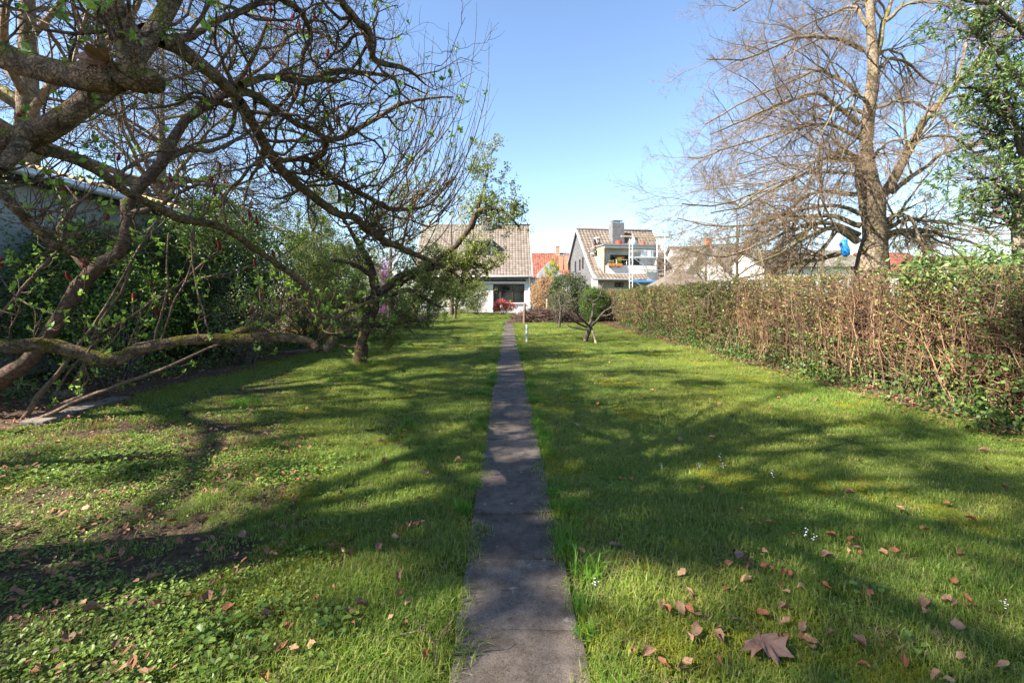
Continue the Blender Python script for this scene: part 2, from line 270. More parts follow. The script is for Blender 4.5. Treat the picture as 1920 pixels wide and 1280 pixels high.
def slab_material():
    m, nt, b, out = nodes('path_slab'); setb(b, 0.85, 0.25)
    ge = N(nt, 'ShaderNodeNewGeometry'); oi = N(nt, 'ShaderNodeObjectInfo')
    n1 = N(nt, 'ShaderNodeTexNoise'); n1.inputs['Scale'].default_value = 3.5; n1.inputs['Detail'].default_value = 9; n1.inputs['Roughness'].default_value = 0.7
    nt.links.new(ge.outputs['Position'], n1.inputs['Vector'])
    r1 = ramp(nt, [(0.28, (0.066, 0.054, 0.046)), (0.5, (0.108, 0.089, 0.075)), (0.74, (0.160, 0.133, 0.112))]); nt.links.new(n1.outputs['Fac'], r1.inputs[0])
    ng_ = N(nt, 'ShaderNodeTexNoise'); ng_.inputs['Scale'].default_value = 160; ng_.inputs['Detail'].default_value = 4; nt.links.new(ge.outputs['Position'], ng_.inputs['Vector'])
    rg = ramp(nt, [(0.36, (0.55, 0.54, 0.53)), (0.5, (1, 1, 1)), (0.66, (1.0, 1.0, 1.0))]); nt.links.new(ng_.outputs['Fac'], rg.inputs[0])
    ns_ = N(nt, 'ShaderNodeTexNoise'); ns_.inputs['Scale'].default_value = 11; ns_.inputs['Detail'].default_value = 8; ns_.inputs['Roughness'].default_value = 0.75; nt.links.new(ge.outputs['Position'], ns_.inputs['Vector'])
    rs_ = ramp(nt, [(0.40, (0.62, 0.60, 0.56)), (0.55, (1, 1, 1))]); nt.links.new(ns_.outputs['Fac'], rs_.inputs[0])
    m1 = N(nt, 'ShaderNodeMix', data_type='RGBA', blend_type='MULTIPLY'); m1.inputs['Factor'].default_value = 1; nt.links.new(rg.outputs[0], m1.inputs['A']); nt.links.new(rs_.outputs[0], m1.inputs['B'])
    m0 = N(nt, 'ShaderNodeMix', data_type='RGBA', blend_type='MULTIPLY'); m0.inputs['Factor'].default_value = 1; nt.links.new(m1.outputs['Result'], m0.inputs['A']); nt.links.new(r1.outputs[0], m0.inputs['B'])
    hs = N(nt, 'ShaderNodeHueSaturation'); v = N(nt, 'ShaderNodeMapRange'); v.inputs['To Min'].default_value = 0.82; v.inputs['To Max'].default_value = 1.15
    nt.links.new(oi.outputs['Random'], v.inputs['Value']); nt.links.new(v.outputs[0], hs.inputs['Value']); nt.links.new(m0.outputs['Result'], hs.inputs['Color'])
    vo = N(nt, 'ShaderNodeTexVoronoi'); vo.inputs['Scale'].default_value = 13; nd = N(nt, 'ShaderNodeTexNoise'); nd.inputs['Scale'].default_value = 22; nd.inputs['Detail'].default_value = 5; nt.links.new(ge.outputs['Position'], nd.inputs['Vector'])
    vm = N(nt, 'ShaderNodeVectorMath', operation='MULTIPLY_ADD'); vm.inputs[1].default_value = (0.09, 0.09, 0.09); nt.links.new(nd.outputs['Color'], vm.inputs[0]); nt.links.new(ge.outputs['Position'], vm.inputs[2]); nt.links.new(vm.outputs[0], vo.inputs['Vector'])
    n4 = N(nt, 'ShaderNodeTexNoise'); n4.inputs['Scale'].default_value = 60; nt.links.new(ge.outputs['Position'], n4.inputs['Vector'])
    ad = N(nt, 'ShaderNodeMath', operation='MULTIPLY_ADD'); ad.inputs[1].default_value = 0.12; nt.links.new(n4.outputs['Fac'], ad.inputs[0]); nt.links.new(vo.outputs['Distance'], ad.inputs[2])
    mr = N(nt, 'ShaderNodeMapRange'); mr.inputs['From Min'].default_value = 0.26; mr.inputs['From Max'].default_value = 0.12
    nt.links.new(ad.outputs[0], mr.inputs['Value'])
    gt = N(nt, 'ShaderNodeSeparateColor'); nt.links.new(vo.outputs['Color'], gt.inputs[0])
    gm = N(nt, 'ShaderNodeMath', operation='GREATER_THAN'); gm.inputs[1].default_value = 0.66; nt.links.new(gt.outputs[0], gm.inputs[0])
    mu = N(nt, 'ShaderNodeMath', operation='MULTIPLY'); nt.links.new(gm.outputs[0], mu.inputs[0]); nt.links.new(mr.outputs[0], mu.inputs[1])
    mx = N(nt, 'ShaderNodeMix', data_type='RGBA'); mx.inputs['B'].default_value = (0.24, 0.225, 0.19, 1)
    nt.links.new(mu.outputs[0], mx.inputs['Factor']); nt.links.new(hs.outputs[0], mx.inputs['A']); nt.links.new(mx.outputs['Result'], b.inputs['Base Color'])
    n3 = N(nt, 'ShaderNodeTexNoise'); n3.inputs['Scale'].default_value = 140; n3.inputs['Detail'].default_value = 3
    nt.links.new(ge.outputs['Position'], n3.inputs['Vector'])
    bp = N(nt, 'ShaderNodeBump'); bp.inputs['Strength'].default_value = 0.5; bp.inputs['Distance'].default_value = 0.006
    nt.links.new(n3.outputs['Fac'], bp.inputs['Height']); nt.links.new(bp.outputs[0], b.inputs['Normal'])
    return m
MT['ground'] = ground_material(); MT['slab'] = slab_material()

# ------------------------------------------------------------------ mesh helpers
def make_mesh(name, V, quads=None, tris=None, mats=(), smooth=False, qm=None, tm=None):
    me = bpy.data.meshes.new(name)
    V = np.asarray(V, np.float32)
    quads = np.zeros((0, 4), np.int32) if quads is None or len(quads) == 0 else np.asarray(quads, np.int32)
    tris = np.zeros((0, 3), np.int32) if tris is None or len(tris) == 0 else np.asarray(tris, np.int32)
    me.vertices.add(len(V)); me.vertices.foreach_set('co', V.ravel())
    nl = quads.size + tris.size
    me.loops.add(nl); me.loops.foreach_set('vertex_index', np.concatenate([quads.ravel(), tris.ravel()]).astype(np.int32))
    npoly = len(quads) + len(tris)
    me.polygons.add(npoly)
    st = np.concatenate([np.arange(len(quads)) * 4, quads.size + np.arange(len(tris)) * 3]).astype(np.int32)
    me.polygons.foreach_set('loop_start', st)
    me.polygons.foreach_set('use_smooth', np.full(npoly, bool(smooth)))
    for m in mats: me.materials.append(m)
    if qm is not None or tm is not None:
        qm = np.zeros(len(quads), np.int32) if qm is None else qm
        tm = np.zeros(len(tris), np.int32) if tm is None else tm
        me.polygons.foreach_set('material_index', np.concatenate([qm, tm]).astype(np.int32))
    me.update(calc_edges=True)
    return me
class Acc:
    """collects pieces of ONE part"""
    def __init__(self): self.V = []; self.Q = []; self.T = []; self.n = 0
    def add(self, V, q=None, t=None):
        V = np.asarray(V, float).reshape(-1, 3)
        if q is not None and len(q): self.Q.append(np.asarray(q) + self.n)
        if t is not None and len(t): self.T.append(np.asarray(t) + self.n)
        self.V.append(V); self.n += len(V)
    def mesh(self, name, mat, smooth=False):
        return make_mesh(name, np.concatenate(self.V), np.concatenate(self.Q) if self.Q else None, np.concatenate(self.T) if self.T else None, [mat], smooth)
def obj(name, me, parent=None, loc=None, rot=None, label=None, cat=None, group=None, kind=None):
    o = bpy.data.objects.new(name, me); COL.objects.link(o)
    if parent is not None: o.parent = parent
    if loc is not None: o.location = [float(v) for v in loc]
    if rot is not None: o.rotation_euler = rot
    if label: o['label'] = label
    if cat: o['category'] = cat
    if group: o['group'] = group
    if kind: o['kind'] = kind
    return o
def thing(name, label, cat, loc=(0, 0, 0), rotz=0.0, group=None):
    return obj(name, None, None, loc, (0, 0, rotz), label, cat, group)
BOXQ = np.array([[0, 3, 2, 1], [4, 5, 6, 7], [0, 1, 5, 4], [1, 2, 6, 5], [2, 3, 7, 6], [3, 0, 4, 7]])
def boxv(x0, x1, y0, y1, z0, z1):
    return np.array([[x0, y0, z0], [x1, y0, z0], [x1, y1, z0], [x0, y1, z0], [x0, y0, z1], [x1, y0, z1], [x1, y1, z1], [x0, y1, z1]])
def box(name, parent, x0, x1, y0, y1, z0, z1, mat, bev=0.0, **kw):
    me = make_mesh(name, boxv(x0, x1, y0, y1, z0, z1), BOXQ, None, [mat])
    o = obj(name, me, parent, **kw)
    if bev:
        b = o.modifiers.new('bevel', 'BEVEL'); b.width = bev; b.segments = 2
    return o
def boxes(name, parent, lst, mat, **kw):
    a = Acc()
    for b in lst: a.add(boxv(*b), BOXQ)
    return obj(name, a.mesh(name, mat), parent, **kw)
def unit(v): return v / np.maximum(np.linalg.norm(v, axis=-1, keepdims=True), 1e-9)
def tubes(acc, P, Rd, sides=6, cap=False, rough=0.0):
    """P (N,K,3) polylines, Rd (N,K) radii"""
    P = np.asarray(P, float); Rd = np.asarray(Rd, float)
    if P.ndim == 2: P = P[None]; Rd = Rd[None]
    n, K, _ = P.shape
    T = np.empty_like(P); T[:, 1:-1] = P[:, 2:] - P[:, :-2]; T[:, 0] = P[:, 1] - P[:, 0]; T[:, -1] = P[:, -1] - P[:, -2]
    T = unit(T)
    m = unit(P[:, -1] - P[:, 0]); ref = np.where(np.abs(m[:, 2:3]) < 0.75, np.array([[0, 0, 1.0]]), np.array([[1.0, 0.3, 0]]))
    A = unit(np.cross(T, ref[:, None, :])); B = np.cross(T, A)
    th = np.arange(sides) / sides * 2 * np.pi
    rr = Rd[:, :, None] * np.ones(sides)
    if rough: rr = rr * (1 + rough * rng.standard_normal(rr.shape))
    V = P[:, :, None, :] + rr[..., None] * (np.cos(th)[None, None, :, None] * A[:, :, None, :] + np.sin(th)[None, None, :, None] * B[:, :, None, :])
    base = (np.arange(n) * K * sides)[:, None, None] + (np.arange(K - 1) * sides)[None, :, None]
    j = np.arange(sides); j2 = (j + 1) % sides
    q = np.stack([base + j, base + sides + j, base + sides + j2, base + j2], -1).reshape(-1, 4)
    V = V.reshape(-1, 3)
    if cap:
        cb = (np.arange(n) * K * sides)[:, None] + (K - 1) * sides
        ci = (len(V) + np.arange(n))[:, None]
        t = np.stack([np.broadcast_to(ci, (n, sides)), cb + j2[None], cb + j[None]], -1).reshape(-1, 3)
        V = np.concatenate([V, P[:, -1]])
        acc.add(V, q, t)
    else:
        acc.add(V, q)
def resample(pts, K):
    """Catmull-Rom through rows (any number of columns)"""
    p = np.asarray(pts, float); n = len(p)
    pe = np.concatenate([[2 * p[0] - p[1]], p, [2 * p[-1] - p[-2]]])
    u = np.linspace(0, n - 1, K); i = np.minimum(u.astype(int), n - 2); w = (u - i)[:, None]
    p0, p1, p2, p3 = pe[i], pe[i + 1], pe[i + 2], pe[i + 3]
    return 0.5 * (2 * p1 + (p2 - p0) * w + (2 * p0 - 5 * p1 + 4 * p2 - p3) * w ** 2 + (3 * p1 - p0 - 3 * p2 + p3) * w ** 3)
def traced(lines, K, wob=0.0):
    """lines of (px, py, distance, radius px) -> P (N,K,3), R (N,K)"""
    Ps, Rs = [], []
    for l in lines:
        a = np.array([[*W(x, y, Y), r / F * Y] for x, y, Y, r in l])
        s = resample(a, K)
        p = s[:, :3].copy()
        if wob:
            nz = rng.standard_normal((K, 3)); nz = nz * wob; nz[0] = 0
            nz[1:-1] = (nz[:-2] + nz[1:-1] + nz[2:]) / 2
            p += nz
        Ps.append(p); Rs.append(np.maximum(s[:, 3], 0.002))
    return np.array(Ps), np.array(Rs)
def grow(P, Rd, n, t=(0.15, 1.0), ang=(35, 75), ln=(0.3, 0.6), K=6, up=0.0, wob=0.15, rr=0.55, tip=0.3, absl=False, rmin=0.0012, rmax=1.0, side=None, bylen=False):
    Np, Kp, _ = P.shape
    pi = np.repeat(np.arange(Np), n); M = len(pi)
    if bylen:
        wl_ = np.linalg.norm(np.diff(P, axis=1), axis=2).sum(1); pi = rng.choice(Np, M, p=wl_ / wl_.sum())
    tt = rng.uniform(t[0], t[1], M)
    f = tt * (Kp - 1); i = np.minimum(f.astype(int), Kp - 2); w = (f - i)[:, None]
    st = P[pi, i] * (1 - w) + P[pi, i + 1] * w
    r0 = Rd[pi, i] * (1 - w[:, 0]) + Rd[pi, i + 1] * w[:, 0]
    tan = unit(P[pi, i + 1] - P[pi, i])
    pr = rng.standard_normal((M, 3))
    if side is not None: pr = pr + np.asarray(side)
    pr = unit(pr - tan * (pr * tan).sum(1, keepdims=True))
    a = np.radians(rng.uniform(ang[0], ang[1], M))[:, None]
    d = tan * np.cos(a) + pr * np.sin(a)
    if absl: L = rng.uniform(ln[0], ln[1], M)
    else:
        pl = np.linalg.norm(np.diff(P, axis=1), axis=2).sum(1)
        L = rng.uniform(ln[0], ln[1], M) * pl[pi] * (1.15 - 0.6 * tt)
    step = (L / (K - 1))[:, None]
    pts = [st]
    for k in range(K - 1):
        d = unit(d + wob * rng.standard_normal((M, 3)) + np.array([0, 0, up]))
        pts.append(pts[-1] + d * step)
    Rn = np.clip(r0 * rr, rmin, rmax)[:, None] * np.linspace(1, tip, K)[None]
    return np.stack(pts, 1), np.maximum(Rn, rmin * 0.6)
def leafs(acc, pos, size, direction=None, spread=1.0, wid=0.5, fold=0.25):
    """folded two-triangle leaves starting at pos"""
    n = len(pos)
    size = np.broadcast_to(size, n)[:, None]
    d = rng.standard_normal((n, 3)) * spread
    if direction is not None: d = d + direction
    d = unit(d)
    s = unit(np.cross(d, rng.standard_normal((n, 3)))); nn = np.cross(d, s)
    b = pos; tipp = pos + d * size; mid = pos + d * size * 0.45
    l = mid + s * size * wid * 0.5 + nn * size * wid * fold; r = mid - s * size * wid * 0.5 + nn * size * wid * fold
    V = np.stack([b, r, tipp, l], 1).reshape(-1, 3)
    k = np.arange(n)[:, None] * 4
    acc.add(V, None, np.concatenate([k + np.array([[0, 1, 2]]), k + np.array([[0, 2, 3]])]))
def cloud(center, rad, nclump, nleaf, cl, shell=0.55, flat=None):
    """leaf positions in clumps through an ellipsoid"""
    c = rng.standard_normal((nclump, 3)); c = unit(c) * (rng.uniform(shell, 1.0, nclump) ** 0.6)[:, None]
    # uneven outline
    ph = rng.uniform(0, 6.28, 6)
    az = np.arctan2(c[:, 1], c[:, 0]); el = c[:, 2]
    k = 1 + 0.13 * np.sin(3 * az + ph[0]) + 0.10 * np.sin(5 * az + 4 * el + ph[1]) + 0.12 * np.sin(4 * el + ph[2])
    c = c * k[:, None]
    p = np.repeat(c * np.asarray(rad), nleaf, 0) + rng.standard_normal((nclump * nleaf, 3)) * cl
    p = p + np.asarray(center)
    return p[p[:, 2] > 0.02]
def copy_tree(src, loc, rotz, scale=1.0, label=None, group=None):
    c = src.copy(); COL.objects.link(c); c.location = loc; c.rotation_euler = (0, 0, rotz); c.scale = (scale,) * 3
    if label: c['label'] = label
    if group: c['group'] = group
    for ch in list(src.children):
        d = ch.copy(); COL.objects.link(d); d.parent = c
        for g in ch.children:
            e = g.copy(); COL.objects.link(e); e.parent = d
    return c

# ------------------------------------------------------------------ ground
PATHX, PATHW, SLAB = 0.037, 0.50, 0.50
PATH0, PATHN = 0.35, 54
def build_ground():
    # one sheet, fine near the camera, reaching the horizon
    xs = np.concatenate([[-900, -300, -100, -50], np.arange(-24, 24.01, 0.5), [50, 100, 300, 900]])
    ys = np.concatenate([[-300, -80, -30], np.arange(-12, 60.01, 0.5), [90, 160, 300, 1200]])
    X, Y = np.meshgrid(xs, ys)
    Z = 0.012 * np.sin(X * 1.9 + 0.4 * Y) + 0.012 * np.sin(Y * 1.3 + 1.0 + X * 0.5)
    Z = np.where(np.abs(X - PATHX) < 0.8, -0.012, Z) - 0.010
    Z = np.where((np.abs(X) > 25) | (np.abs(Y) > 60), -0.02, Z)
    V = np.stack([X, Y, Z], -1).reshape(-1, 3)
    nx, ny = len(xs), len(ys)
    i = (np.arange(ny - 1)[:, None] * nx + np.arange(nx - 1)[None]).reshape(-1)
    q = np.stack([i, i + 1, i + nx + 1, i + nx], -1)
    obj('lawn', make_mesh('lawn', V, q, None, [MT['ground']], True), kind='structure')
    # bed along the left side and strip under the hedge: soil sheets with an uneven edge
    for nm, e0, e1 in (('garden_bed', -24.0, -5.15), ('hedge_bed', 5.05, 8.5)):
        ys = np.arange(3.2, 40, 0.35) if nm == 'hedge_bed' else np.arange(4.6, 40, 0.35)
        wv = 0.12 * np.sin(ys * 1.7) + 0.08 * np.sin(ys * 3.1 + 1)
        inner = (e1 if nm == 'garden_bed' else e0) + wv
        outer = np.full_like(ys, e0 if nm == 'garden_bed' else e1)
        V = np.stack([np.stack([inner, ys, np.full_like(ys, 0.012)], -1), np.stack([(inner + np.sign(outer) * 0.3), ys, np.full_like(ys, 0.05)], -1), np.stack([outer, ys, np.full_like(ys, 0.05)], -1)], 1).reshape(-1, 3)
        k = np.arange(len(ys) - 1) * 3
        q = np.concatenate([np.stack([k + c, k + c + 1, k + c + 4, k + c + 3], -1) for c in (0, 1)])
        obj(nm, make_mesh(nm, V, q, None, [MT['soil']], True), kind='structure')
    # path of single slabs
    path = obj('path', None, kind='structure')
    path.location = (PATHX, 0, 0)
    me = make_mesh('paving_slab', boxv(-PATHW / 2, PATHW / 2, -SLAB / 2 + 0.0022, SLAB / 2 - 0.0022, -0.05, 0.012), BOXQ, None, [MT['slab']])
    for k in range(PATHN):
        o = obj('paving_slab', me, path, (rng.normal(0, 0.004), PATH0 + SLAB * (k + 0.5), rng.normal(0, 0.004)), (rng.normal(0, 0.010), rng.normal(0, 0.012), rng.normal(0, 0.007)))
        b = o.modifiers.new('bevel', 'BEVEL'); b.width = 0.003; b.segments = 2
rng = np.random.default_rng(100)
build_ground()
PATH_END = PATH0 + SLAB * PATHN

# ------------------------------------------------------------------ scattered plants (geometry nodes over a point mesh)
def blade_clump(nb, rad, h, w, lean, seed):
    r = np.random.default_rng(seed)
    a = r.uniform(0, 6.28, nb); d = rad * np.sqrt(r.uniform(0, 1, nb))
    p = np.stack([d * np.cos(a), d * np.sin(a), np.full(nb, -0.012)], -1)
    az = r.uniform(0, 6.28, nb); hh = h * r.uniform(0.45, 1.15, nb); ww = w * r.uniform(0.6, 1.2, nb); ln = lean * r.uniform(0.2, 1.4, nb)
    dr = np.stack([np.cos(az), np.sin(az), np.zeros(nb)], -1); sd = np.stack([-np.sin(az + r.uniform(-1, 1, nb)), np.cos(az), np.zeros(nb)], -1)
    z = np.array([0, 0, 1.0])
    b0, b1 = p - sd * ww[:, None] / 2, p + sd * ww[:, None] / 2
    m = p + z * (hh * 0.6)[:, None] + dr * (hh * ln * 0.35)[:, None]
    m0, m1 = m - sd * ww[:, None] * 0.4, m + sd * ww[:, None] * 0.4
    t = p + z * (hh * (1 - 0.35 * np.minimum(ln, 1.2)))[:, None] + dr * (hh * ln)[:, None]
    V = np.stack([b0, b1, m1, m0, t], 1).reshape(-1, 3); k = np.arange(nb)[:, None] * 5
    return V, (k + np.array([[0, 1, 2, 3]])), (k + np.array([[3, 2, 4]]))
def rosette(nl, size, seed, rad=0.04, wid=0.75, lift=0.02):
    r = np.random.default_rng(seed); a = r.uniform(0, 6.28, nl); d = rad * np.sqrt(r.uniform(0, 1, nl))
    p = np.stack([d * np.cos(a), d * np.sin(a), r.uniform(0.3, 1, nl) * lift], -1)
    az = a + r.normal(0, 0.8, nl); sz = size * r.uniform(0.55, 1.2, nl); tl = r.normal(0.15, 0.3, nl)
    f = np.stack([np.cos(az), np.sin(az), tl], -1); s = np.stack([-np.sin(az), np.cos(az), r.normal(0, 0.25, nl)], -1)
    s0 = sz[:, None]
    V = np.stack([p, p + f * s0 * 0.35 - s * s0 * wid * 0.5, p + f * s0 * 0.8 - s * s0 * wid * 0.4, p + f * s0 * 1.0, p + f * s0 * 0.8 + s * s0 * wid * 0.4, p + f * s0 * 0.35 + s * s0 * wid * 0.5], 1)
    V[:, [1, 2, 4, 5], 2] += (0.12 * sz)[:, None]
    V = V.reshape(-1, 3); k = np.arange(nl)[:, None] * 6
    return V, np.concatenate([k + np.array([[0, 1, 2, 3]]), k + np.array([[0, 3, 4, 5]])]), None
def proto(name, vqt, mat):
    o = bpy.data.objects.new(name, make_mesh(name, *vqt, [mat])); return o   # never linked to the scene
def scatter(name, pts, rots, scls, idx, protos, label, cat):
    me = bpy.data.meshes.new(name); me.vertices.add(len(pts)); me.vertices.foreach_set('co', np.asarray(pts, np.float32).ravel())
    for nm, dt, arr in (('rot', 'FLOAT', rots), ('scl', 'FLOAT', scls), ('idx', 'INT', idx)):
        at = me.attributes.new(nm, dt, 'POINT'); at.data.foreach_set('value', np.asarray(arr, np.int32 if dt == 'INT' else np.float32))
    o = obj(name, me, kind='stuff', label=label, cat=cat)
    ng = bpy.data.node_groups.new(name, 'GeometryNodeTree')
    ng.interface.new_socket('Geometry', in_out='INPUT', socket_type='NodeSocketGeometry'); ng.interface.new_socket('Geometry', in_out='OUTPUT', socket_type='NodeSocketGeometry')
    gi = ng.nodes.new('NodeGroupInput'); go = ng.nodes.new('NodeGroupOutput')
    gti = ng.nodes.new('GeometryNodeGeometryToInstance')
    for p in reversed(protos):
        oi = ng.nodes.new('GeometryNodeObjectInfo'); oi.inputs['Object'].default_value = p; oi.inputs['As Instance'].default_value = False
        ng.links.new(oi.outputs['Geometry'], gti.inputs[0])
    ip = ng.nodes.new('GeometryNodeInstanceOnPoints'); ip.inputs['Pick Instance'].default_value = True
    def attr(nm, dt):
        a = ng.nodes.new('GeometryNodeInputNamedAttribute'); a.data_type = dt; a.inputs['Name'].default_value = nm
        return a.outputs['Attribute']
    cx = ng.nodes.new('ShaderNodeCombineXYZ'); ng.links.new(attr('rot', 'FLOAT'), cx.inputs['Z'])
    ng.links.new(gi.outputs[0], ip.inputs['Points']); ng.links.new(gti.outputs[0], ip.inputs['Instance'])
    ng.links.new(attr('idx', 'INT'), ip.inputs['Instance Index'])
    er = ng.nodes.new('FunctionNodeEulerToRotation'); ng.links.new(cx.outputs[0], er.inputs[0]); ng.links.new(er.outputs[0], ip.inputs['Rotation'])
    ng.links.new(attr('scl', 'FLOAT'), ip.inputs['Scale'])
    ng.links.new(ip.outputs[0], go.inputs[0])
    md = o.modifiers.new('scatter', 'NODES'); md.node_group = ng
    return o
def noise2(x, y, s, seed=0):
    r = np.random.default_rng(seed); v = np.zeros_like(x)
    for k in range(5):
        a = r.uniform(0, 6.28); f = s * r.uniform(0.6, 1.8); v += np.sin(f * (x * np.cos(a) + y * np.sin(a)) + r.uniform(0, 6.28))
    return v / 5 * 1.4
def weedy(x, y):
    """1 in the weedy patch on the left of the foreground, 0 in the lawn"""
    s = (-0.08 - 0.42 * y) - x
    return np.clip((s + 0.3 + 0.35 * noise2(x, y, 3.0, 5)) / 0.7, 0, 1) * np.clip((6.0 - y) / 1.2, 0, 1)

def build_grass():
    P = []
    def band(y0, y1, dens, xl=-5.9, xr=6.2, sc0=1.0):
        n = int((y1 - y0) * (xr - xl) * dens)
        x = rng.uniform(xl, xr, n); y = rng.uniform(y0, y1, n)
        keep = np.abs(x) < y * 1.25 + 1.6
        P.append(np.stack([x[keep], y[keep], np.full(keep.sum(), sc0)], -1))
    band(0.9, 4.5, 330); band(4.5, 8, 190, sc0=1.12); band(8, 15, 85, sc0=1.3); band(15, 30, 36, sc0=1.7); band(30, 44, 14, xl=-14, xr=8, sc0=2.2)
    A = np.concatenate(P); x, y, s = A.T
    wd = weedy(x, y)
    edge = np.abs(x - PATHX) - PATHW / 2
    keep = ((edge > 0.010 - 0.075 * (noise2(x, y * 1.6, 5.0, 77) > 0.1) * rng.uniform(0, 1, len(x)) ** 2) | (y > PATH_END)) & (rng.uniform(0, 1, len(x)) > wd * 0.86)
    lb = -5.2 + 0.12 * np.sin(y * 1.7) + 0.08 * np.sin(y * 3.1 + 1); rb = 5.1 + 0.12 * np.sin(y * 1.7) + 0.08 * np.sin(y * 3.1 + 1)
    keep &= (x > lb + rng.normal(0, 0.15, len(x))) | (y > 33) | (y < 4.5)
    keep &= x < rb + rng.normal(0, 0.12, len(x))
    nz = noise2(x, y, 2.2, 3); thin = np.clip(nz - 0.55, 0, 1)
    keep &= rng.uniform(0, 1, len(x)) > thin * 0.9
    x, y, s, edge, nz = x[keep], y[keep], s[keep], edge[keep], nz[keep]
    n = len(x)
    lush = (np.clip(1 - edge / 0.16, 0, 1) * (noise2(x, y, 4, 8) > -0.1) * 0.55 + (noise2(x, y, 3.3, 21) > 0.95) * 0.6)
    idx = np.where(rng.uniform(0, 1, n) < lush, 4 + rng.integers(0, 2, n), rng.integers(0, 4, n))
    ms = noise2(x, y, 2.7, 61) + 0.5 * noise2(x, y, 7.0, 62); idx = np.where((ms > 0.42) & (idx < 4) & (rng.uniform(0, 1, n) < 0.72), 6 + rng.integers(0, 2, n), idx)
    idx = np.where((idx < 4) & (rng.uniform(0, 1, n) < 0.07 + 0.12 * (noise2(x, y, 3.1, 71) > 0.3)), 8, idx)
    scl = s * rng.uniform(0.6, 1.3, n) * (1 + 0.22 * noise2(x, y, 1.6, 9)) * np.where((idx == 4) | (idx == 5), 1 / np.sqrt(s), 1)
    prot = [proto('blade_clump', blade_clump(85, 0.075, 0.052, 0.0030, 0.8, 10 + k), MT['grass']) for k in range(4)] + \
           [proto('lush_clump', blade_clump(60, 0.050, 0.098, 0.0042, 0.7, 20 + k), MT['grass_lush']) for k in range(2)] + \
           [proto('moss_clump', blade_clump(150, 0.085, 0.022, 0.0036, 0.9, 30 + k), MT['moss']) for k in range(2)] + [proto('straw_clump', blade_clump(34, 0.085, 0.034, 0.0024, 2.6, 40), MT['straw'])]
    scatter('grass', np.stack([x, y, np.full(n, 0.0)], -1), rng.uniform(0, 6.28, n), scl, idx, prot, 'mown spring grass covering the garden on both sides of the slab path', 'grass')
    # ground cover in the weedy patch
    n0 = 26000
    x = rng.uniform(-6.5, -0.3, n0); y = rng.uniform(1.0, 6.0, n0)
    wd = weedy(x, y); patch = noise2(x, y, 3.5, 30)
    k = (rng.uniform(0, 1, n0) < wd * np.clip(0.34 + 0.75 * patch, 0.03, 0.9)) & (np.abs(x) < y * 1.25 + 1.6)
    x, y, patch = x[k], y[k], patch[k]
    # a few weeds in the lawn too
    x2 = rng.uniform(-5, 5, 1500); y2 = rng.uniform(1.2, 9, 1500); kk = (np.abs(x2 - PATHX) > 0.29) & (noise2(x2, y2, 3, 44) > 0.35)
    x = np.concatenate([x, x2[kk]]); y = np.concatenate([y, y2[kk]])
    n = len(x); big = noise2(x, y, 2.6, 33) > 0.55
    idx = np.where(big & (rng.uniform(0, 1, n) < 0.7), 3 + rng.integers(0, 2, n), rng.integers(0, 3, n))
    prot = [proto('chickweed', rosette(15, 0.016, 50 + k, 0.055, 0.8, 0.030), MT['weed']) for k in range(3)] + [proto('strawberry', rosette(9, 0.027, 60 + k, 0.055, 0.85, 0.04), MT['weed_dark']) for k in range(2)]
    scatter('ground_cover', np.stack([x, y, np.full(n, -0.004)], -1), rng.uniform(0, 6.28, n), rng.uniform(0.6, 1.25, n), idx, prot, 'low leafy ground cover on bare soil left of the slab path', 'ground cover')
    # leaf litter in the beds
    xs, ys = [], []
    n = 5200; x = rng.uniform(-9, -4.75, n); y = rng.uniform(4.8, 18, n); xs.append(x); ys.append(y)
    n = 3600; x = 5.15 + rng.normal(0.15, 0.35, n); y = 3.6 + rng.uniform(0, 1, n) ** 1.6 * 22; xs.append(x); ys.append(y)
    n = 900; x = rng.uniform(-6, -1.2, n); y = rng.uniform(1.3, 5.4, n); k = weedy(x, y) > 0.5; xs.append(x[k]); ys.append(y[k])
    x = np.concatenate(xs); y = np.concatenate(ys); n = len(x)
    z = np.where((x < -5.3) | (x > 5.3), 0.055, 0.02)
    prot = [proto('litter_flake', rosette(4, 0.034, 70 + k, 0.06, 0.55, 0.03), MT['litter']) for k in range(4)]
    scatter('leaf_litter', np.stack([x, y, z], -1), rng.uniform(0, 6.28, n), rng.uniform(0.5, 1.4, n), rng.integers(0, 4, n), prot, 'brown leaf litter scattered on the garden beds', 'leaf litter')
rng = np.random.default_rng(101)
build_grass()

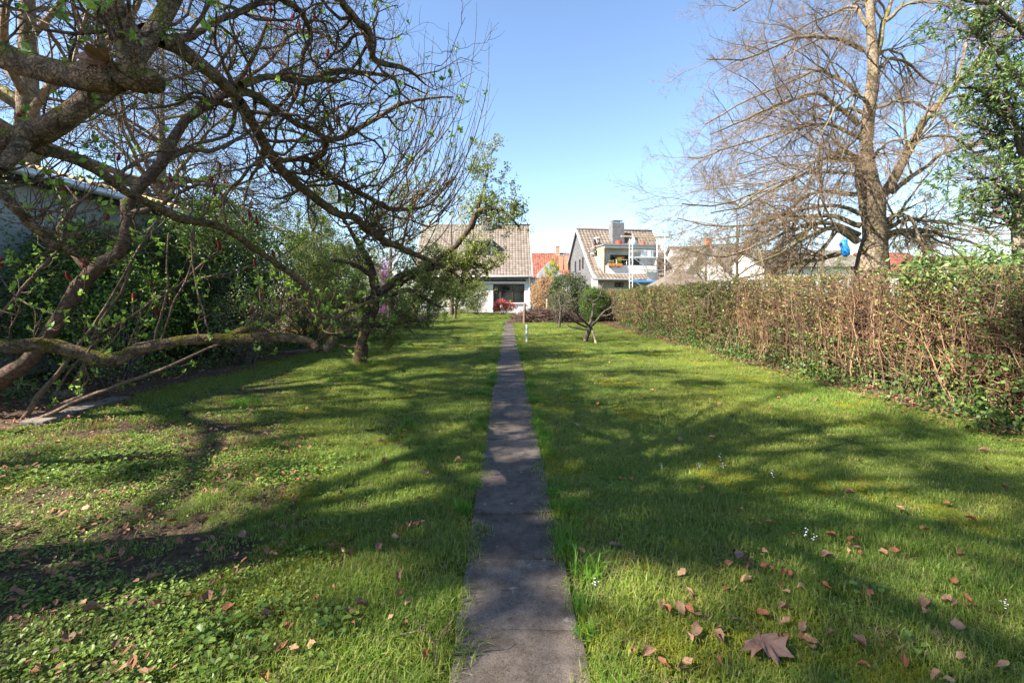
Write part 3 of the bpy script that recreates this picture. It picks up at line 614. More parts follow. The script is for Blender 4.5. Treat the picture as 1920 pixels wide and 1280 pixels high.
# ------------------------------------------------------------------ houses
def tiles(name, parent, O, u, v, wid, ln, mat, tw=0.30, tl=0.36, holes=(), h=0.035):
    """roof covering: every tile its own curved piece with a lip"""
    O, u, v = (np.asarray(a, float) for a in (O, u, v)); u = unit(u); v = unit(v); nrm = np.cross(u, v)
    nu, nv = int(round(wid / tw)), int(round(ln / tl)); tw, tl = wid / nu, ln / nv
    c = np.linspace(0, 1, 5); hc = np.array([0.0, 0.8, 1.0, 0.55, 0.0]) * h
    loc = np.concatenate([np.stack([c, np.full(5, -0.03), hc + 0.030], -1), np.stack([c, np.full(5, 1.0), hc + 0.004], -1), np.stack([c, np.full(5, -0.03), hc - 0.01], -1)])
    a = np.arange(4)
    q = np.concatenate([np.stack([a, a + 1, a + 6, a + 5], -1), np.stack([a + 10, a + 11, a + 1, a], -1)])
    I, J = np.meshgrid(np.arange(nu), np.arange(nv)); I, J = I.ravel(), J.ravel()
    keep = np.ones(len(I), bool)
    for (u0, u1, v0, v1) in holes:
        cu, cv = (I + 0.5) * tw, (J + 0.5) * tl
        keep &= ~((cu > u0) & (cu < u1) & (cv > v0) & (cv < v1))
    I, J = I[keep], J[keep]; n = len(I)
    jit = rng.normal(0, 0.004, (n, 1))
    uu = (I[:, None] + loc[None, :, 0]) * tw; vv = (J[:, None] + loc[None, :, 1]) * tl; ww = loc[None, :, 2] + jit
    V = O + uu[..., None] * u + vv[..., None] * v + ww[..., None] * nrm
    Q = (np.arange(n)[:, None, None] * 15 + q[None]).reshape(-1, 4)
    o = obj(name, make_mesh(name, V.reshape(-1, 3), Q, None, [mat]), parent); o['kind'] = 'stuff'
    return o
def slab(acc, O, u, v, u0, u1, v0, v1, th=0.12, off=-0.03):
    O, u, v = (np.asarray(a, float) for a in (O, u, v)); u = unit(u); v = unit(v); n = np.cross(u, v)
    c = [O + u * a + v * b + n * w for w in (off - th, off) for a, b in ((u0, v0), (u1, v0), (u1, v1), (u0, v1))]
    acc.add(np.array(c), BOXQ)
def prism(name, parent, poly, x0, x1, mat):
    """polygon in (y, z) extruded along x"""
    n = len(poly); V = np.array([[x0, y, z] for y, z in poly] + [[x1, y, z] for y, z in poly])
    me = bpy.data.meshes.new(name)
    fs = [list(range(n)), list(range(2 * n - 1, n - 1, -1))] + [[i, i + n, (i + 1) % n + n, (i + 1) % n][::-1] for i in range(n)]
    me.from_pydata([tuple(p) for p in V], [], fs); me.materials.append(mat); me.update()
    import bmesh
    bm = bmesh.new(); bm.from_mesh(me); bmesh.ops.recalc_face_normals(bm, faces=bm.faces); bm.to_mesh(me); bm.free()
    return obj(name, me, parent)
def rod(acc, a, b, r, sides=8):
    P = np.array([a, (np.asarray(a) + np.asarray(b)) / 2, b], float); tubes(acc, P, np.full(3, r), sides, cap=True)
def rods(name, parent, lst, mat, sides=8, **kw):
    a = Acc()
    for p, q, r in lst: rod(a, p, q, r, sides)
    return obj(name, a.mesh(name, mat, True), parent, **kw)

def left_house():
    h = thing('house', 'white house with brown tiled roof, rolled awning and wide living room window', 'house', (0, 44, 0))
    xl, xr = -9.0, 2.2
    boxes('wall', h, [(xl, -1.42, 0, 0.3, 0.42, 3.45), (-1.42, 1.62, 0, 0.3, 2.76, 3.45), (-0.74, 1.62, 0, 0.3, 0.42, 0.93), (1.62, xr, 0, 0.3, 0.42, 3.45),
                      (xl, xl + 0.3, 0.3, 11.8, 0.42, 3.45), (xl + 0.3, xr - 0.3, 11.5, 11.8, 0.42, 3.45)], MT['white'])
    prism('gable_wall', h, [(0.304, 0.42), (11.8, 0.42), (11.8, 3.4), (6.0, 9.1), (0.304, 3.6)], xr - 0.3, xr, MT['white'])
    boxes('plinth', h, [(xl - 0.01, -1.42, -0.03, 0.3, -0.1, 0.42), (-0.74, xr + 0.01, -0.03, 0.3, -0.1, 0.42)], MT['plinth'])
    # roof
    d, r = 6.5, 5.9; O = np.array([xl - 0.3, -0.5, 3.5]); v = np.array([0, d, r]); L = float(np.hypot(d, r)); wid = xr - xl + 0.45
    hole = (-4.0 - O[0], -1.65 - O[0], 3.38, 5.8)
    roof = Acc()
    slab(roof, O, (1, 0, 0), v, 0, wid, 0, hole[2]); slab(roof, O, (1, 0, 0), v, 0, wid, hole[3], L)
    slab(roof, O, (1, 0, 0), v, 0, hole[0], hole[2], hole[3]); slab(roof, O, (1, 0, 0), v, hole[1], wid, hole[2], hole[3])
    O2 = np.array([xr + 0.15, 12.5, 3.5]); slab(roof, O2, (-1, 0, 0), (0, -d, r), 0, wid, 0, L)
    ro = obj('roof', roof.mesh('roof', MT['greytile']), h)
    tiles('roof_tiling', h, O, (1, 0, 0), v, wid, L, MT['tile'], holes=[hole])
    rods('ridge_tile', h, [((xl - 0.3, 6.0, 9.41), (xr + 0.15, 6.0, 9.41), 0.13)], MT['tile'])
    a = Acc(); slab(a, O + np.array([wid - 0.03, 0, 0]), (1, 0, 0), v, 0, 0.08, -0.05, L, 0.22, 0.07); obj('verge_board', a.mesh('verge_board', MT['zinc']), h)
    # recessed loggia
    boxes('loggia', h, [(-4.0, -1.65, 1.85, 4.6, 5.2, 5.3), (-4.0, -1.65, 4.2, 4.3, 5.3, 7.6), (-4.1, -4.003, 1.85, 4.6, 5.3, 7.5), (-1.647, -1.55, 1.85, 4.6, 5.3, 7.5)], MT['zincdark'])
    f = box('loggia_window', h, -3.6, -2.0, 4.12, 4.19, 5.4, 7.2, MT['frame']); box('pane', f, -3.5, -2.1, 4.09, 4.115, 5.5, 7.1, MT['glass'])
    ch = box('chimney', h, -2.85, -1.75, 5.1, 6.0, 7.8, 10.1, MT['lead']); box('chimney_cap', ch, -2.92, -1.68, 5.03, 6.07, 10.1, 10.18, MT['zinc'])
    gt = rods('gutter', h, [((xl - 0.3, -0.60, 3.47), (xr + 0.2, -0.60, 3.47), 0.085)], MT['whitepaint'], 10)
    box('fascia', h, xl, xr, -0.5, -0.003, 3.30, 3.40, MT['frame'])
    rods('downpipe', h, [((2.05, -0.58, 3.4), (2.08, -0.1, 2.9), 0.05), ((2.08, -0.1, 2.9), (2.08, -0.1, 0.0), 0.05)], MT['whitepaint'])
    # awning with scalloped valance
    aw = box('awning', h, -3.2, 1.75, -0.28, -0.004, 2.98, 3.18, MT['black'], 0.03)
    n = 120; xs = np.linspace(-3.2, 1.75, n); zb = 2.82 + 0.05 * np.abs(np.sin(xs * 9.0))
    V = np.concatenate([np.stack([xs, np.full(n, -0.27), np.full(n, 2.99)], -1), np.stack([xs, np.full(n, -0.29), zb], -1)]); k = np.arange(n - 1)
    obj('valance', make_mesh('valance', V, np.stack([k, k + 1, k + n + 1, k + n], -1), None, [MT['awning']]), aw)
    # window, door, sill
    w = boxes('window', h, [(-0.72, -0.62, 0.05, 0.17, 0.95, 2.74), (1.50, 1.60, 0.05, 0.17, 0.95, 2.74), (-0.62, 1.50, 0.05, 0.17, 2.64, 2.74), (-0.62, 1.50, 0.05, 0.17, 0.95, 1.04), (0.42, 0.49, 0.05, 0.17, 1.04, 2.64)], MT['frame'])
    box('pane', w, -0.62, 0.42, 0.10, 0.115, 1.04, 2.64, MT['glass']); box('pane', w, 0.49, 1.50, 0.10, 0.115, 1.04, 2.64, MT['glass'])
    box('window_sill', h, -0.80, 1.68, -0.16, 0.05, 0.90, 0.96, MT['whitepaint'])
    d_ = boxes('terrace_door', h, [(-1.40, -1.30, 0.05, 0.17, 0, 2.74), (-0.84, -0.74, 0.05, 0.17, 0, 2.74), (-1.30, -0.84, 0.05, 0.17, 2.62, 2.74), (-1.30, -0.84, 0.05, 0.17, 0.0, 0.14)], MT['frame'])
    box('pane', d_, -1.30, -0.84, 0.10, 0.115, 0.14, 2.62, MT['glass'])
    # the room behind the glass
    boxes('living_room', h, [(-3.4, 1.9, 3.6, 3.7, 0.1, 2.9), (-3.5, -3.4, 0.31, 3.7, 0.1, 2.9), (1.8, 1.895, 0.31, 3.6, 0.1, 2.9), (-3.4, 1.8, 0.31, 3.6, 0.0, 0.1), (-3.4, 1.8, 0.31, 3.6, 2.9, 3.0)], MT['interior'])
    box('room_door', h, -0.3, 0.35, 1.9, 1.96, 0.1, 2.2, MT['orange'])
    box('terrace', h, -5.0, 2.6, -2.6, -0.034, -0.05, 0.06, MT['stone'])
    # potted plant on the sill
    pt = thing('potted_plant', 'small plant in an orange pot on the living room window sill', 'plant', (0.28, 43.93, 0.955))
    a = Acc(); tubes(a, np.array([[0, 0, 0], [0, 0, 0.08], [0, 0, 0.16]]), np.array([0.06, 0.075, 0.085]), 12, True); obj('pot', a.mesh('pot', MT['redclay'], True), pt)
    a = Acc(); leafs(a, np.tile([[0, 0, 0.16]], (60, 1)) + rng.normal(0, 0.03, (60, 3)) * [1, 1, 0.3], rng.uniform(0.08, 0.16, 60), np.array([0, 0, 1.0]), 0.8); obj('foliage', a.mesh('foliage', MT['spring']), pt)
    # annex
    an = thing('annex', 'low white flat-roofed annex joined to the house beside the downpipe', 'annex', (2.2, 46.2, 0))
    box('wall', an, 0.003, 4.6, 0, 5, 0, 3.35, MT['white2']); box('roof_edge', an, 0.003, 4.75, -0.12, 5.1, 3.35, 3.47, MT['zincdark'])
    rods('downpipe', an, [((0.2, -0.07, 3.3), (0.55, -0.07, 2.6), 0.05), ((0.55, -0.07, 2.6), (0.55, -0.07, 1.4), 0.05), ((0.55, -0.07, 1.4), (0.2, -0.07, 1.1), 0.05), ((0.2, -0.07, 1.1), (0.2, -0.07, 0), 0.05)], MT['zinc'])
rng = np.random.default_rng(102)
left_house()

def right_house():
    h = thing('house', 'slate gabled house with brown tiled roof and half-built balcony dormer behind scaffolding', 'house', (7, 36, 0), R(10))
    Lh = 7.25
    s1, z1, s2, z2 = 0.9, 3.45, 4.89, 7.57
    O1 = np.array([0, -0.02, 2.9]); v1 = np.array([0, s1, z1 - 2.9]); O2 = np.array([0, s1, z1]); v2 = np.array([0, s2 - s1, z2 - z1])
    L1, L2 = float(np.linalg.norm(v1)), float(np.linalg.norm(v2))
    D0, D1 = 1.0, 5.72
    vh = L2 * (3.2 - s1) / (s2 - s1)
    tiles('roof_tiling', h, O1, (1, 0, 0), v1, Lh, L1, MT['tile'])
    hole = (D0, D1, 0, vh)
    t2 = tiles('roof_tiling', h, O2, (1, 0, 0), v2, Lh, L2, MT['tile'], holes=[hole, (0.25, D0, 0.7, 2.5)])
    a = Acc(); slab(a, O1, (1, 0, 0), v1, 0, Lh, 0, L1 + 0.05)
    slab(a, O2, (1, 0, 0), v2, 0, D0, 0, L2); slab(a, O2, (1, 0, 0), v2, D1, Lh, 0, L2); slab(a, O2, (1, 0, 0), v2, D0, D1, vh, L2)
    slab(a, np.array([Lh, 7.3, 4.75]), (-1, 0, 0), (0, -(7.3 - s2), z2 - 4.75), 0, Lh, 0, float(np.hypot(7.3 - s2, z2 - 4.75)))
    obj('roof', a.mesh('roof', MT['greytile']), h)
    a = Acc()
    for k in range(9): rod(a, np.array([0.3, s1 + 0.75 + 0.17 * k, z1 + 0.02 + 0.17 * 1.03 * k + 0.75 * 1.03]), np.array([D0, s1 + 0.75 + 0.17 * k, z1 + 0.02 + 0.17 * 1.03 * k + 0.75 * 1.03]), 0.02, 4)
    obj('roof_batten', a.mesh('roof_batten', MT['timber']), h)['kind'] = 'stuff'
    rods('ridge_tile', h, [((-0.02, s2, z2 + 0.02), (Lh + 0.02, s2, z2 + 0.02), 0.12)], MT['tile'])
    for nm, x in (('verge_board', -0.07), ('verge_board', Lh - 0.01)):
        a = Acc(); slab(a, O1 + [x, 0, 0], (1, 0, 0), v1, 0, 0.08, -0.05, L1, 0.20, 0.07); slab(a, O2 + [x, 0, 0], (1, 0, 0), v2, 0, 0.08, 0, L2, 0.20, 0.07); obj(nm, a.mesh(nm, MT['zinc']), h)
    a = Acc(); slab(a, np.array([-0.07 + 0.08, 7.3, 4.75]), (-1, 0, 0), (0, -(7.3 - s2), z2 - 4.75), 0, 0.08, -0.1, float(np.hypot(7.3 - s2, z2 - 4.75)), 0.2, 0.05); obj('verge_board', a.mesh('verge_board', MT['zincdark']), h)
    rods('gutter', h, [((-0.05, -0.10, 2.86), (Lh + 0.05, -0.10, 2.86), 0.075)], MT['zincdark'], 10)
    prism('gable_wall', h, [(0.5, 0), (6.9, 0), (6.9, 4.9), (s2, z2 - 0.25), (0.95, 3.2), (0.5, 2.9)], 0.12, 0.32, MT['slate'])
    prism('gable_wall', h, [(0.5, 0), (6.9, 0), (6.9, 4.9), (s2, z2 - 0.25), (0.95, 3.2), (0.5, 2.9)], Lh - 0.3, Lh - 0.1, MT['slate'])
    boxes('wall', h, [(0.33, 3.3, 0.5, 0.75, 0, 2.95), (3.3, 6.4, 0.5, 0.75, 2.3, 2.95), (6.4, Lh - 0.31, 0.5, 0.75, 0, 2.95)], MT['taupe']); box('rear_wall', h, 0.33, Lh - 0.31, 6.65, 6.89, 0, 4.8, MT['taupe'])
    w = box('window', h, 1.75, 2.5, 0.46, 0.499, 2.28, 2.66, MT['frame']); box('pane', w, 1.82, 2.08, 0.44, 0.459, 2.34, 2.60, MT['glass']); box('pane', w, 2.15, 2.43, 0.44, 0.459, 2.34, 2.60, MT['glass'])
    box('garage_door', h, 3.3, 6.4, 0.7, 0.74, 0, 2.3, MT['frame'])
    for s, z in ((5.45, 3.75), (4.25, 3.85), (3.45, 3.95)):
        w = box('gable_window', h, 0.085, 0.119, s - 0.16, s + 0.16, z, z + 1.0, MT['frame']); box('pane', w, 0.07, 0.084, s - 0.12, s + 0.12, z + 0.05, z + 0.95, MT['glass'])
    # dormer with open balcony
    F0, B0, ZT, ZP = 0.8, 1.75, 5.81, 4.08
    dm = boxes('dormer', h, [(D0 + 0.1, D1 - 0.1, B0, B0 + 0.15, 3.6, ZT - 0.12), (D0 + 0.02, D0 + 0.12, 1.05, B0, 3.5, ZT - 0.12), (D1 - 0.12, D1 - 0.02, 1.05, B0, 3.5, ZT - 0.12), (D0 + 0.12, D1 - 0.12, 1.0, B0, 3.45, 3.55)], MT['white'])
    prism('dormer_cheek', h, [(0.85, 3.35), (3.2, 5.7), (0.85, 5.7)], D0 - 0.03, D0 + 0.018, MT['ply'])
    prism('dormer_cheek', h, [(0.85, 3.35), (3.2, 5.7), (0.85, 5.7)], D1 - 0.018, D1 + 0.03, MT['ply'])
    fr = box('dormer_roof', h, D0 - 0.12, D1 + 0.12, F0 - 0.12, 3.25, ZT - 0.12, ZT, MT['zincdark'])
    box('roof_fascia', fr, D0, D1, F0 + 0.02, F0 + 0.1, ZT - 0.32, ZT - 0.122, MT['white'])
    for xx in (D0 + 0.06, D1 - 0.06): rods('corner_post', h, [((xx, F0 + 0.06, 3.4), (xx, F0 + 0.06, ZT - 0.33), 0.05)], MT['frame'])
    box('parapet', h, D0 + 0.12, D1 - 0.12, F0, F0 + 0.12, 3.42, ZP, MT['white']); rods('handrail', h, [((D0 + 0.1, F0 + 0.05, ZP + 0.03), (D1 - 0.1, F0 + 0.05, ZP + 0.03), 0.035)], MT['frame'])
    rods('dormer_gutter', h, [((D0 + 0.3, F0 - 0.03, 3.38), (D1 - 0.2, F0 - 0.03, 3.38), 0.06)], MT['zinc'])
    w = box('balcony_door', h, 1.9, 3.5, B0 - 0.05, B0 - 0.004, 3.6, 5.02, MT['frame'])
    for k in range(2): box('pane', w, 1.98 + 0.76 * k, 2.66 + 0.76 * k, B0 - 0.07, B0 - 0.051, 3.7, 4.94, MT['glass'])
    w = box('balcony_window', h, 3.7, 4.5, B0 - 0.05, B0 - 0.004, 4.2, 4.9, MT['frame']); box('pane', w, 3.76, 4.44, B0 - 0.07, B0 - 0.051, 4.26, 4.84, MT['glass'])
    ch = box('chimney', h, 2.85, 3.95, 3.5, 4.4, 5.6, 8.05, MT['lead']); box('chimney_cap', ch, 2.95, 3.85, 3.6, 4.3, 8.22, 8.27, MT['zincdark'])
    for x in (3.0, 3.8):
        for y in (3.65, 4.25): rods('cap_leg', ch, [((x, y, 8.05), (x, y, 8.22), 0.03)], MT['zincdark'])
    rods('cap_vane', ch, [((3.4, 3.95, 8.27), (3.4, 3.95, 8.5), 0.03)], MT['zincdark'])
    # blue roofing membrane strip by the dormer
    a = Acc(); slab(a, O2, (1, 0, 0), v2, 0.72, 0.97, 0.3, 2.2, 0.01, 0.03); obj('membrane_strip', a.mesh('membrane_strip', MT['bluefilm']), h)
    return h
rng = np.random.default_rng(103)
RH = right_house()
def rh_world(u, s, z):
    c, sn = math.cos(R(10)), math.sin(R(10)); return (7 + c * u - sn * s, 36 + sn * u + c * s, z)

def scaffolding():
    t = thing('scaffold_tower', 'steel scaffold tower with wooden top plank before the balcony dormer', 'scaffold', (7, 36, 0), R(10))
    corners = ((2.45, -1.3), (2.6, -0.45), (4.95, -0.45), (5.15, -1.3))
    for (u, s) in corners: rods('standard', t, [((u, s, 0), (u, s, 6.35), 0.035)], MT['steel'])
    for z in (1.0, 2.75, 3.6, 4.55, 5.1):
        rods('ledger', t, [((2.45, -1.3, z), (5.15, -1.3, z), 0.022)], MT['steel']); rods('ledger', t, [((2.6, -0.45, z), (4.95, -0.45, z), 0.022)], MT['steel'])
        rods('transom', t, [((2.45, -1.3, z), (2.6, -0.45, z), 0.022)], MT['steel']); rods('transom', t, [((5.15, -1.3, z), (4.95, -0.45, z), 0.022)], MT['steel'])
    for z in np.arange(0.5, 6.2, 0.32): rods('ladder_rung', t, [((2.45, -1.3, z), (2.6, -0.45, z), 0.012)], MT['steel'], 5)
    rods('brace', t, [((2.5, -1.33, 4.5), (5.1, -1.33, 2.8), 0.022)], MT['steel']); rods('brace', t, [((2.5, -1.33, 2.8), (5.1, -1.33, 1.0), 0.022)], MT['steel'])
    rods('access_ladder', t, [((3.3, -0.8, 4.5), (4.1, -0.8, 2.7), 0.025), ((3.55, -0.8, 4.5), (4.35, -0.8, 2.7), 0.025)] + [((3.3 + 0.08 * k, -0.8, 4.5 - 0.18 * k), (3.55 + 0.08 * k, -0.8, 4.5 - 0.18 * k), 0.015) for k in range(10)], MT['steel'])
    box('deck', t, 2.5, 5.1, -1.28, -0.5, 4.56, 4.61, MT['steel']); box('deck', t, 2.5, 5.1, -1.28, -0.5, 2.70, 2.75, MT['timber'])
    box('toe_board', t, 2.5, 5.1, -1.36, -1.33, 2.62, 2.76, MT['blueplastic'])
    box('top_plank', t, 1.9, 6.0, -0.52, -0.38, 6.22, 6.34, MT['timber'])
    box('mesh_panel', t, 4.1, 5.0, -0.42, -0.40, 2.8, 3.5, MT['zinc'])
    b = thing('blue_sack', 'crumpled blue sack hanging from the scaffold top plank', 'sack', rh_world(2.85, -0.60, 5.55))
    a = Acc(); tubes(a, np.array([[0, 0, 0], [0.02, 0, 0.12], [-0.02, 0, 0.35], [0.03, 0, 0.55], [0, 0.05, 0.70]]), np.array([0.08, 0.26, 0.20, 0.10, 0.03]), 9, True, 0.15); obj('sack_body', a.mesh('sack_body', MT['bluefilm'], True), b)
rng = np.random.default_rng(104)
scaffolding()

def roof_stuff():
    # red buckets on the dormer roof
    me = None
    for u, w, lab in ((2.45, 0.30, 'wide red tub on the dormer roof beside the chimney'), (3.45, 0.2, 'red bucket on the dormer roof behind the scaffold standard'), (3.95, 0.17, 'red bucket standing second from the scaffold on the dormer roof'), (4.6, 0.17, 'red bucket farthest from the chimney on the dormer roof')):
        a = Acc(); tubes(a, np.array([[0, 0, 0], [0, 0, 0.02], [0, 0, 0.13], [0, 0, 0.28]]), np.array([0.7, 0.75, 0.85, 1.0]) * w, 14, False)
        tubes(a, np.array([[0, 0, 0.03], [0, 0, 0.02], [0, 0, 0.015]]), np.array([0.74, 0.5, 0.05]) * w, 14, True)
        t = thing('bucket', lab, 'bucket', rh_world(u, 1.2, 5.81)); obj('tub', a.mesh('tub', MT['redplastic'], True), t)
        an = np.linspace(0, np.pi, 9); a = Acc(); tubes(a, np.stack([w * np.cos(an), np.full(9, 0.0), 0.27 + 0.6 * w * np.sin(an)], -1), np.full(9, 0.008), 5); obj('handle', a.mesh('handle', MT['zincdark']), t)
    for k, (u, w) in enumerate(((1.55, 0.48), (2.2, 0.42))):
        t = thing('planter_box', ('terracotta planter box with grey herbs on the balcony parapet', 'terracotta planter box with tall green plant on the balcony parapet')[k], 'planter', rh_world(u, 0.66, 4.0))
        box('trough', t, -w / 2 * 1.25, w / 2 * 1.25, -0.11, 0.11, 0, 0.2, MT['redclay'], 0.01); t.rotation_euler = (0, 0, R(10))
        box('bracket', t, -0.04, 0.04, 0.05, 0.16, -0.1, 0.03, MT['zincdark'])
        a = Acc(); n = 160; p = np.stack([rng.uniform(-w / 2, w / 2, n), rng.normal(0, 0.05, n), 0.2 + rng.uniform(0, (0.25, 0.42)[k], n)], -1); leafs(a, p, rng.uniform(0.06, 0.12, n), np.array([0, 0, 1.0]), 0.9); obj('foliage', a.mesh('foliage', MT[('olive_pale', 'spring')[k]]), t)
    t = thing('work_table', 'small table with orange box on top standing on the balcony', 'table', rh_world(2.6, 1.32, 3.55), R(10))
    box('tabletop', t, -0.5, 0.5, -0.3, 0.3, 1.0, 1.05, MT['timber'])
    for x in (-0.45, 0.45):
        for y in (-0.25, 0.25): rods('leg', t, [((x, y, 0), (x, y, 1.0), 0.02)], MT['steel'])
    t = thing('storage_box', 'orange storage box lying on the balcony work table', 'box', rh_world(2.55, 1.32, 4.60), R(10)); box('body', t, -0.32, 0.32, -0.2, 0.2, 0, 0.2, MT['redclay'], 0.02); box('lid', t, -0.34, 0.34, -0.22, 0.22, 0.2, 0.24, MT['redclay'], 0.01)
    t = thing('tarpaulin', 'pale blue-grey tarpaulin hung over the scaffold rail', 'tarpaulin', rh_world(3.55, -0.50, 4.60), R(10))
    n = 14; X, Z = np.meshgrid(np.linspace(0, 1.1, n), np.linspace(0.02, 0.62, 8)); Y = 0.03 * np.sin(X * 14) + 0.03 * np.sin(X * 6 + Z * 7); V = np.stack([X, Y, Z], -1).reshape(-1, 3)
    i = (np.arange(7)[:, None] * n + np.arange(n - 1)[None]).ravel(); o = obj('sheet', make_mesh('sheet', V, np.stack([i, i + 1, i + n + 1, i + n], -1), None, [MT['zinc']], True), t); m = o.modifiers.new('s', 'SOLIDIFY'); m.thickness = 0.01
    t = thing('garden_wall', 'short white rendered wall below the slate gable corner', 'wall', (6.45, 34.6, 0), R(10)); box('wall_body', t, 0, 0.42, 0, 0.25, 0, 2.85, MT['white']); box('coping', t, -0.03, 0.45, -0.03, 0.28, 2.85, 2.90, MT['zinc'])
rng = np.random.default_rng(105)
roof_stuff()

def worker(label, base, rotz, joints, edges, radii, mats):
    """one continuous skinned body; clothing colours by region"""
    me = bpy.data.meshes.new('person'); me.from_pydata(joints, edges, []); me.update()
    o = bpy.data.objects.new('person', me); COL.objects.link(o)
    o.modifiers.new('skin', 'SKIN')
    for i, r in enumerate(radii): me.skin_vertices[0].data[i].radius = (r, r)
    me.skin_vertices[0].data[0].use_root = True
    s = o.modifiers.new('sub', 'SUBSURF'); s.levels = 2; s.render_levels = 2
    dg = bpy.context.evaluated_depsgraph_get(); ev = o.evaluated_get(dg); m2 = bpy.data.meshes.new_from_object(ev)
    o.modifiers.clear(); o.data = m2
    for m in mats['list']: m2.materials.append(m)
    J = np.array(joints); reg = np.array(mats['region'])
    for p in m2.polygons:
        c = np.array(p.center); p.material_index = int(reg[np.argmin(np.linalg.norm(J - c, axis=1))]); p.use_smooth = True
    o.location = base; o.rotation_euler = (0, 0, rotz); o['label'] = label; o['category'] = 'person'
    return o
EDG = [(0, 1), (1, 2), (2, 3), (3, 4), (2, 5), (5, 6), (6, 7), (2, 8), (8, 9), (9, 10), (0, 11), (11, 12), (12, 13), (13, 14), (0, 15), (15, 16), (16, 17), (17, 18)]
RAD = [0.15, 0.15, 0.16, 0.06, 0.11, 0.065, 0.05, 0.04, 0.065, 0.05, 0.04, 0.095, 0.075, 0.05, 0.04, 0.095, 0.075, 0.05, 0.04]
REG = [1, 0, 0, 2, 2, 0, 0, 2, 0, 0, 2, 1, 1, 1, 3, 1, 1, 1, 3]
worker('worker in dark grey with red cap crouching on the roof beside the dormer', rh_world(0.52, 2.25, 4.90), R(150),
       [(0, 0, 0.22), (0.02, -0.08, 0.42), (0.02, -0.16, 0.62), (0.02, -0.2, 0.76), (0.02, -0.24, 0.90), (0.2, -0.22, 0.60), (0.24, -0.38, 0.44), (0.18, -0.52, 0.42), (-0.17, -0.22, 0.60), (-0.22, -0.38, 0.46), (-0.14, -0.52, 0.44),
        (0.11, -0.05, 0.2), (0.14, -0.38, 0.36), (0.14, -0.30, -0.02), (0.14, -0.42, -0.05), (-0.11, -0.05, 0.2), (-0.14, -0.38, 0.36), (-0.14, -0.30, -0.02), (-0.14, -0.42, -0.05)], EDG, RAD,
       {'list': [MT['cloth_dark'], MT['cloth_grey'], MT['skin'], MT['black']], 'region': REG})
cap = Acc(); tubes(cap, np.array([[0, 0, 0], [0, 0, 0.05], [0, 0, 0.10], [0, 0, 0.125]]), np.array([0.125, 0.125, 0.09, 0.02]), 12, True)
cp = [o for o in COL.objects if o.get('category') == 'person'][0]; obj('cap', cap.mesh('cap', MT['redplastic'], True), cp, (0.02, -0.24, 0.95))
worker('bending worker in grey shirt behind the plywood dormer cheek', rh_world(1.15, 3.45, 5.92), R(40),
       [(0, 0, 0.55), (0.02, -0.18, 0.66), (0.02, -0.38, 0.68), (0.02, -0.50, 0.66), (0.02, -0.60, 0.64), (0.2, -0.38, 0.60), (0.24, -0.42, 0.36), (0.2, -0.5, 0.14), (-0.17, -0.38, 0.60), (-0.22, -0.42, 0.36), (-0.16, -0.5, 0.14),
        (0.11, 0, 0.52), (0.14, -0.12, 0.30), (0.14, 0, 0.04), (0.14, -0.12, 0.0), (-0.11, 0, 0.52), (-0.14, -0.08, 0.28), (-0.14, 0.06, 0.04), (-0.14, -0.08, 0.0)], EDG, RAD,
       {'list': [MT['cloth_grey'], MT['cloth_dark'], MT['skin'], MT['black']], 'region': REG})

def gabled(name, label, x0, x1, y0, y1, ze, zr, wallm, roofm, ridge='x', tile=True, over=0.4):
    """simple far house; ridge along x (eave to the camera) or along y (gable to the camera)"""
    h = thing('house', label, 'house', (x0, y0, 0)); w, d = x1 - x0, y1 - y0
    if ridge == 'x':
        prism('wall', h, [(0, 0), (d, 0), (d, ze), (d / 2, zr - 0.15), (0, ze)], 0, w, wallm)
        sl = (zr - ze) / (d / 2); O = np.array([-over, -over, ze - over * sl]); v = np.array([0, d / 2 + over, (d / 2 + over) * sl]); L = float(np.linalg.norm(v)); u = (1, 0, 0); W_ = w + 2 * over
        O2 = np.array([w + over, d + over, ze - over * sl]); u2 = (-1, 0, 0); v2 = v * [1, -1, 1]
    else:
        p = prism('wall', h, [(0, 0), (w, 0), (w, ze), (w / 2, zr - 0.15), (0, ze)], -d, 0, wallm); p.rotation_euler = (0, 0, R(-90)); p.rotation_euler = (0, 0, R(90)); p.location = (w, 0, 0); p.scale = (-1, 1, 1)
        sl = (zr - ze) / (w / 2); v = np.array([w / 2 + over, 0, (w / 2 + over) * sl]); L = float(np.linalg.norm(v)); O = np.array([-over, d + over, ze - over * sl]); u = (0, -1, 0); W_ = d + 2 * over
        O2 = np.array([w + over, -over, ze - over * sl]); u2 = (0, 1, 0); v2 = v * [-1, 1, 1]
    a = Acc(); slab(a, O, u, v, 0, W_, 0, L); slab(a, O2, u2, v2, 0, W_, 0, L); obj('roof', a.mesh('roof', roofm), h)
    if tile:
        tiles('roof_tiling', h, O, u, v, W_, L, roofm, 0.38, 0.42)
    return h
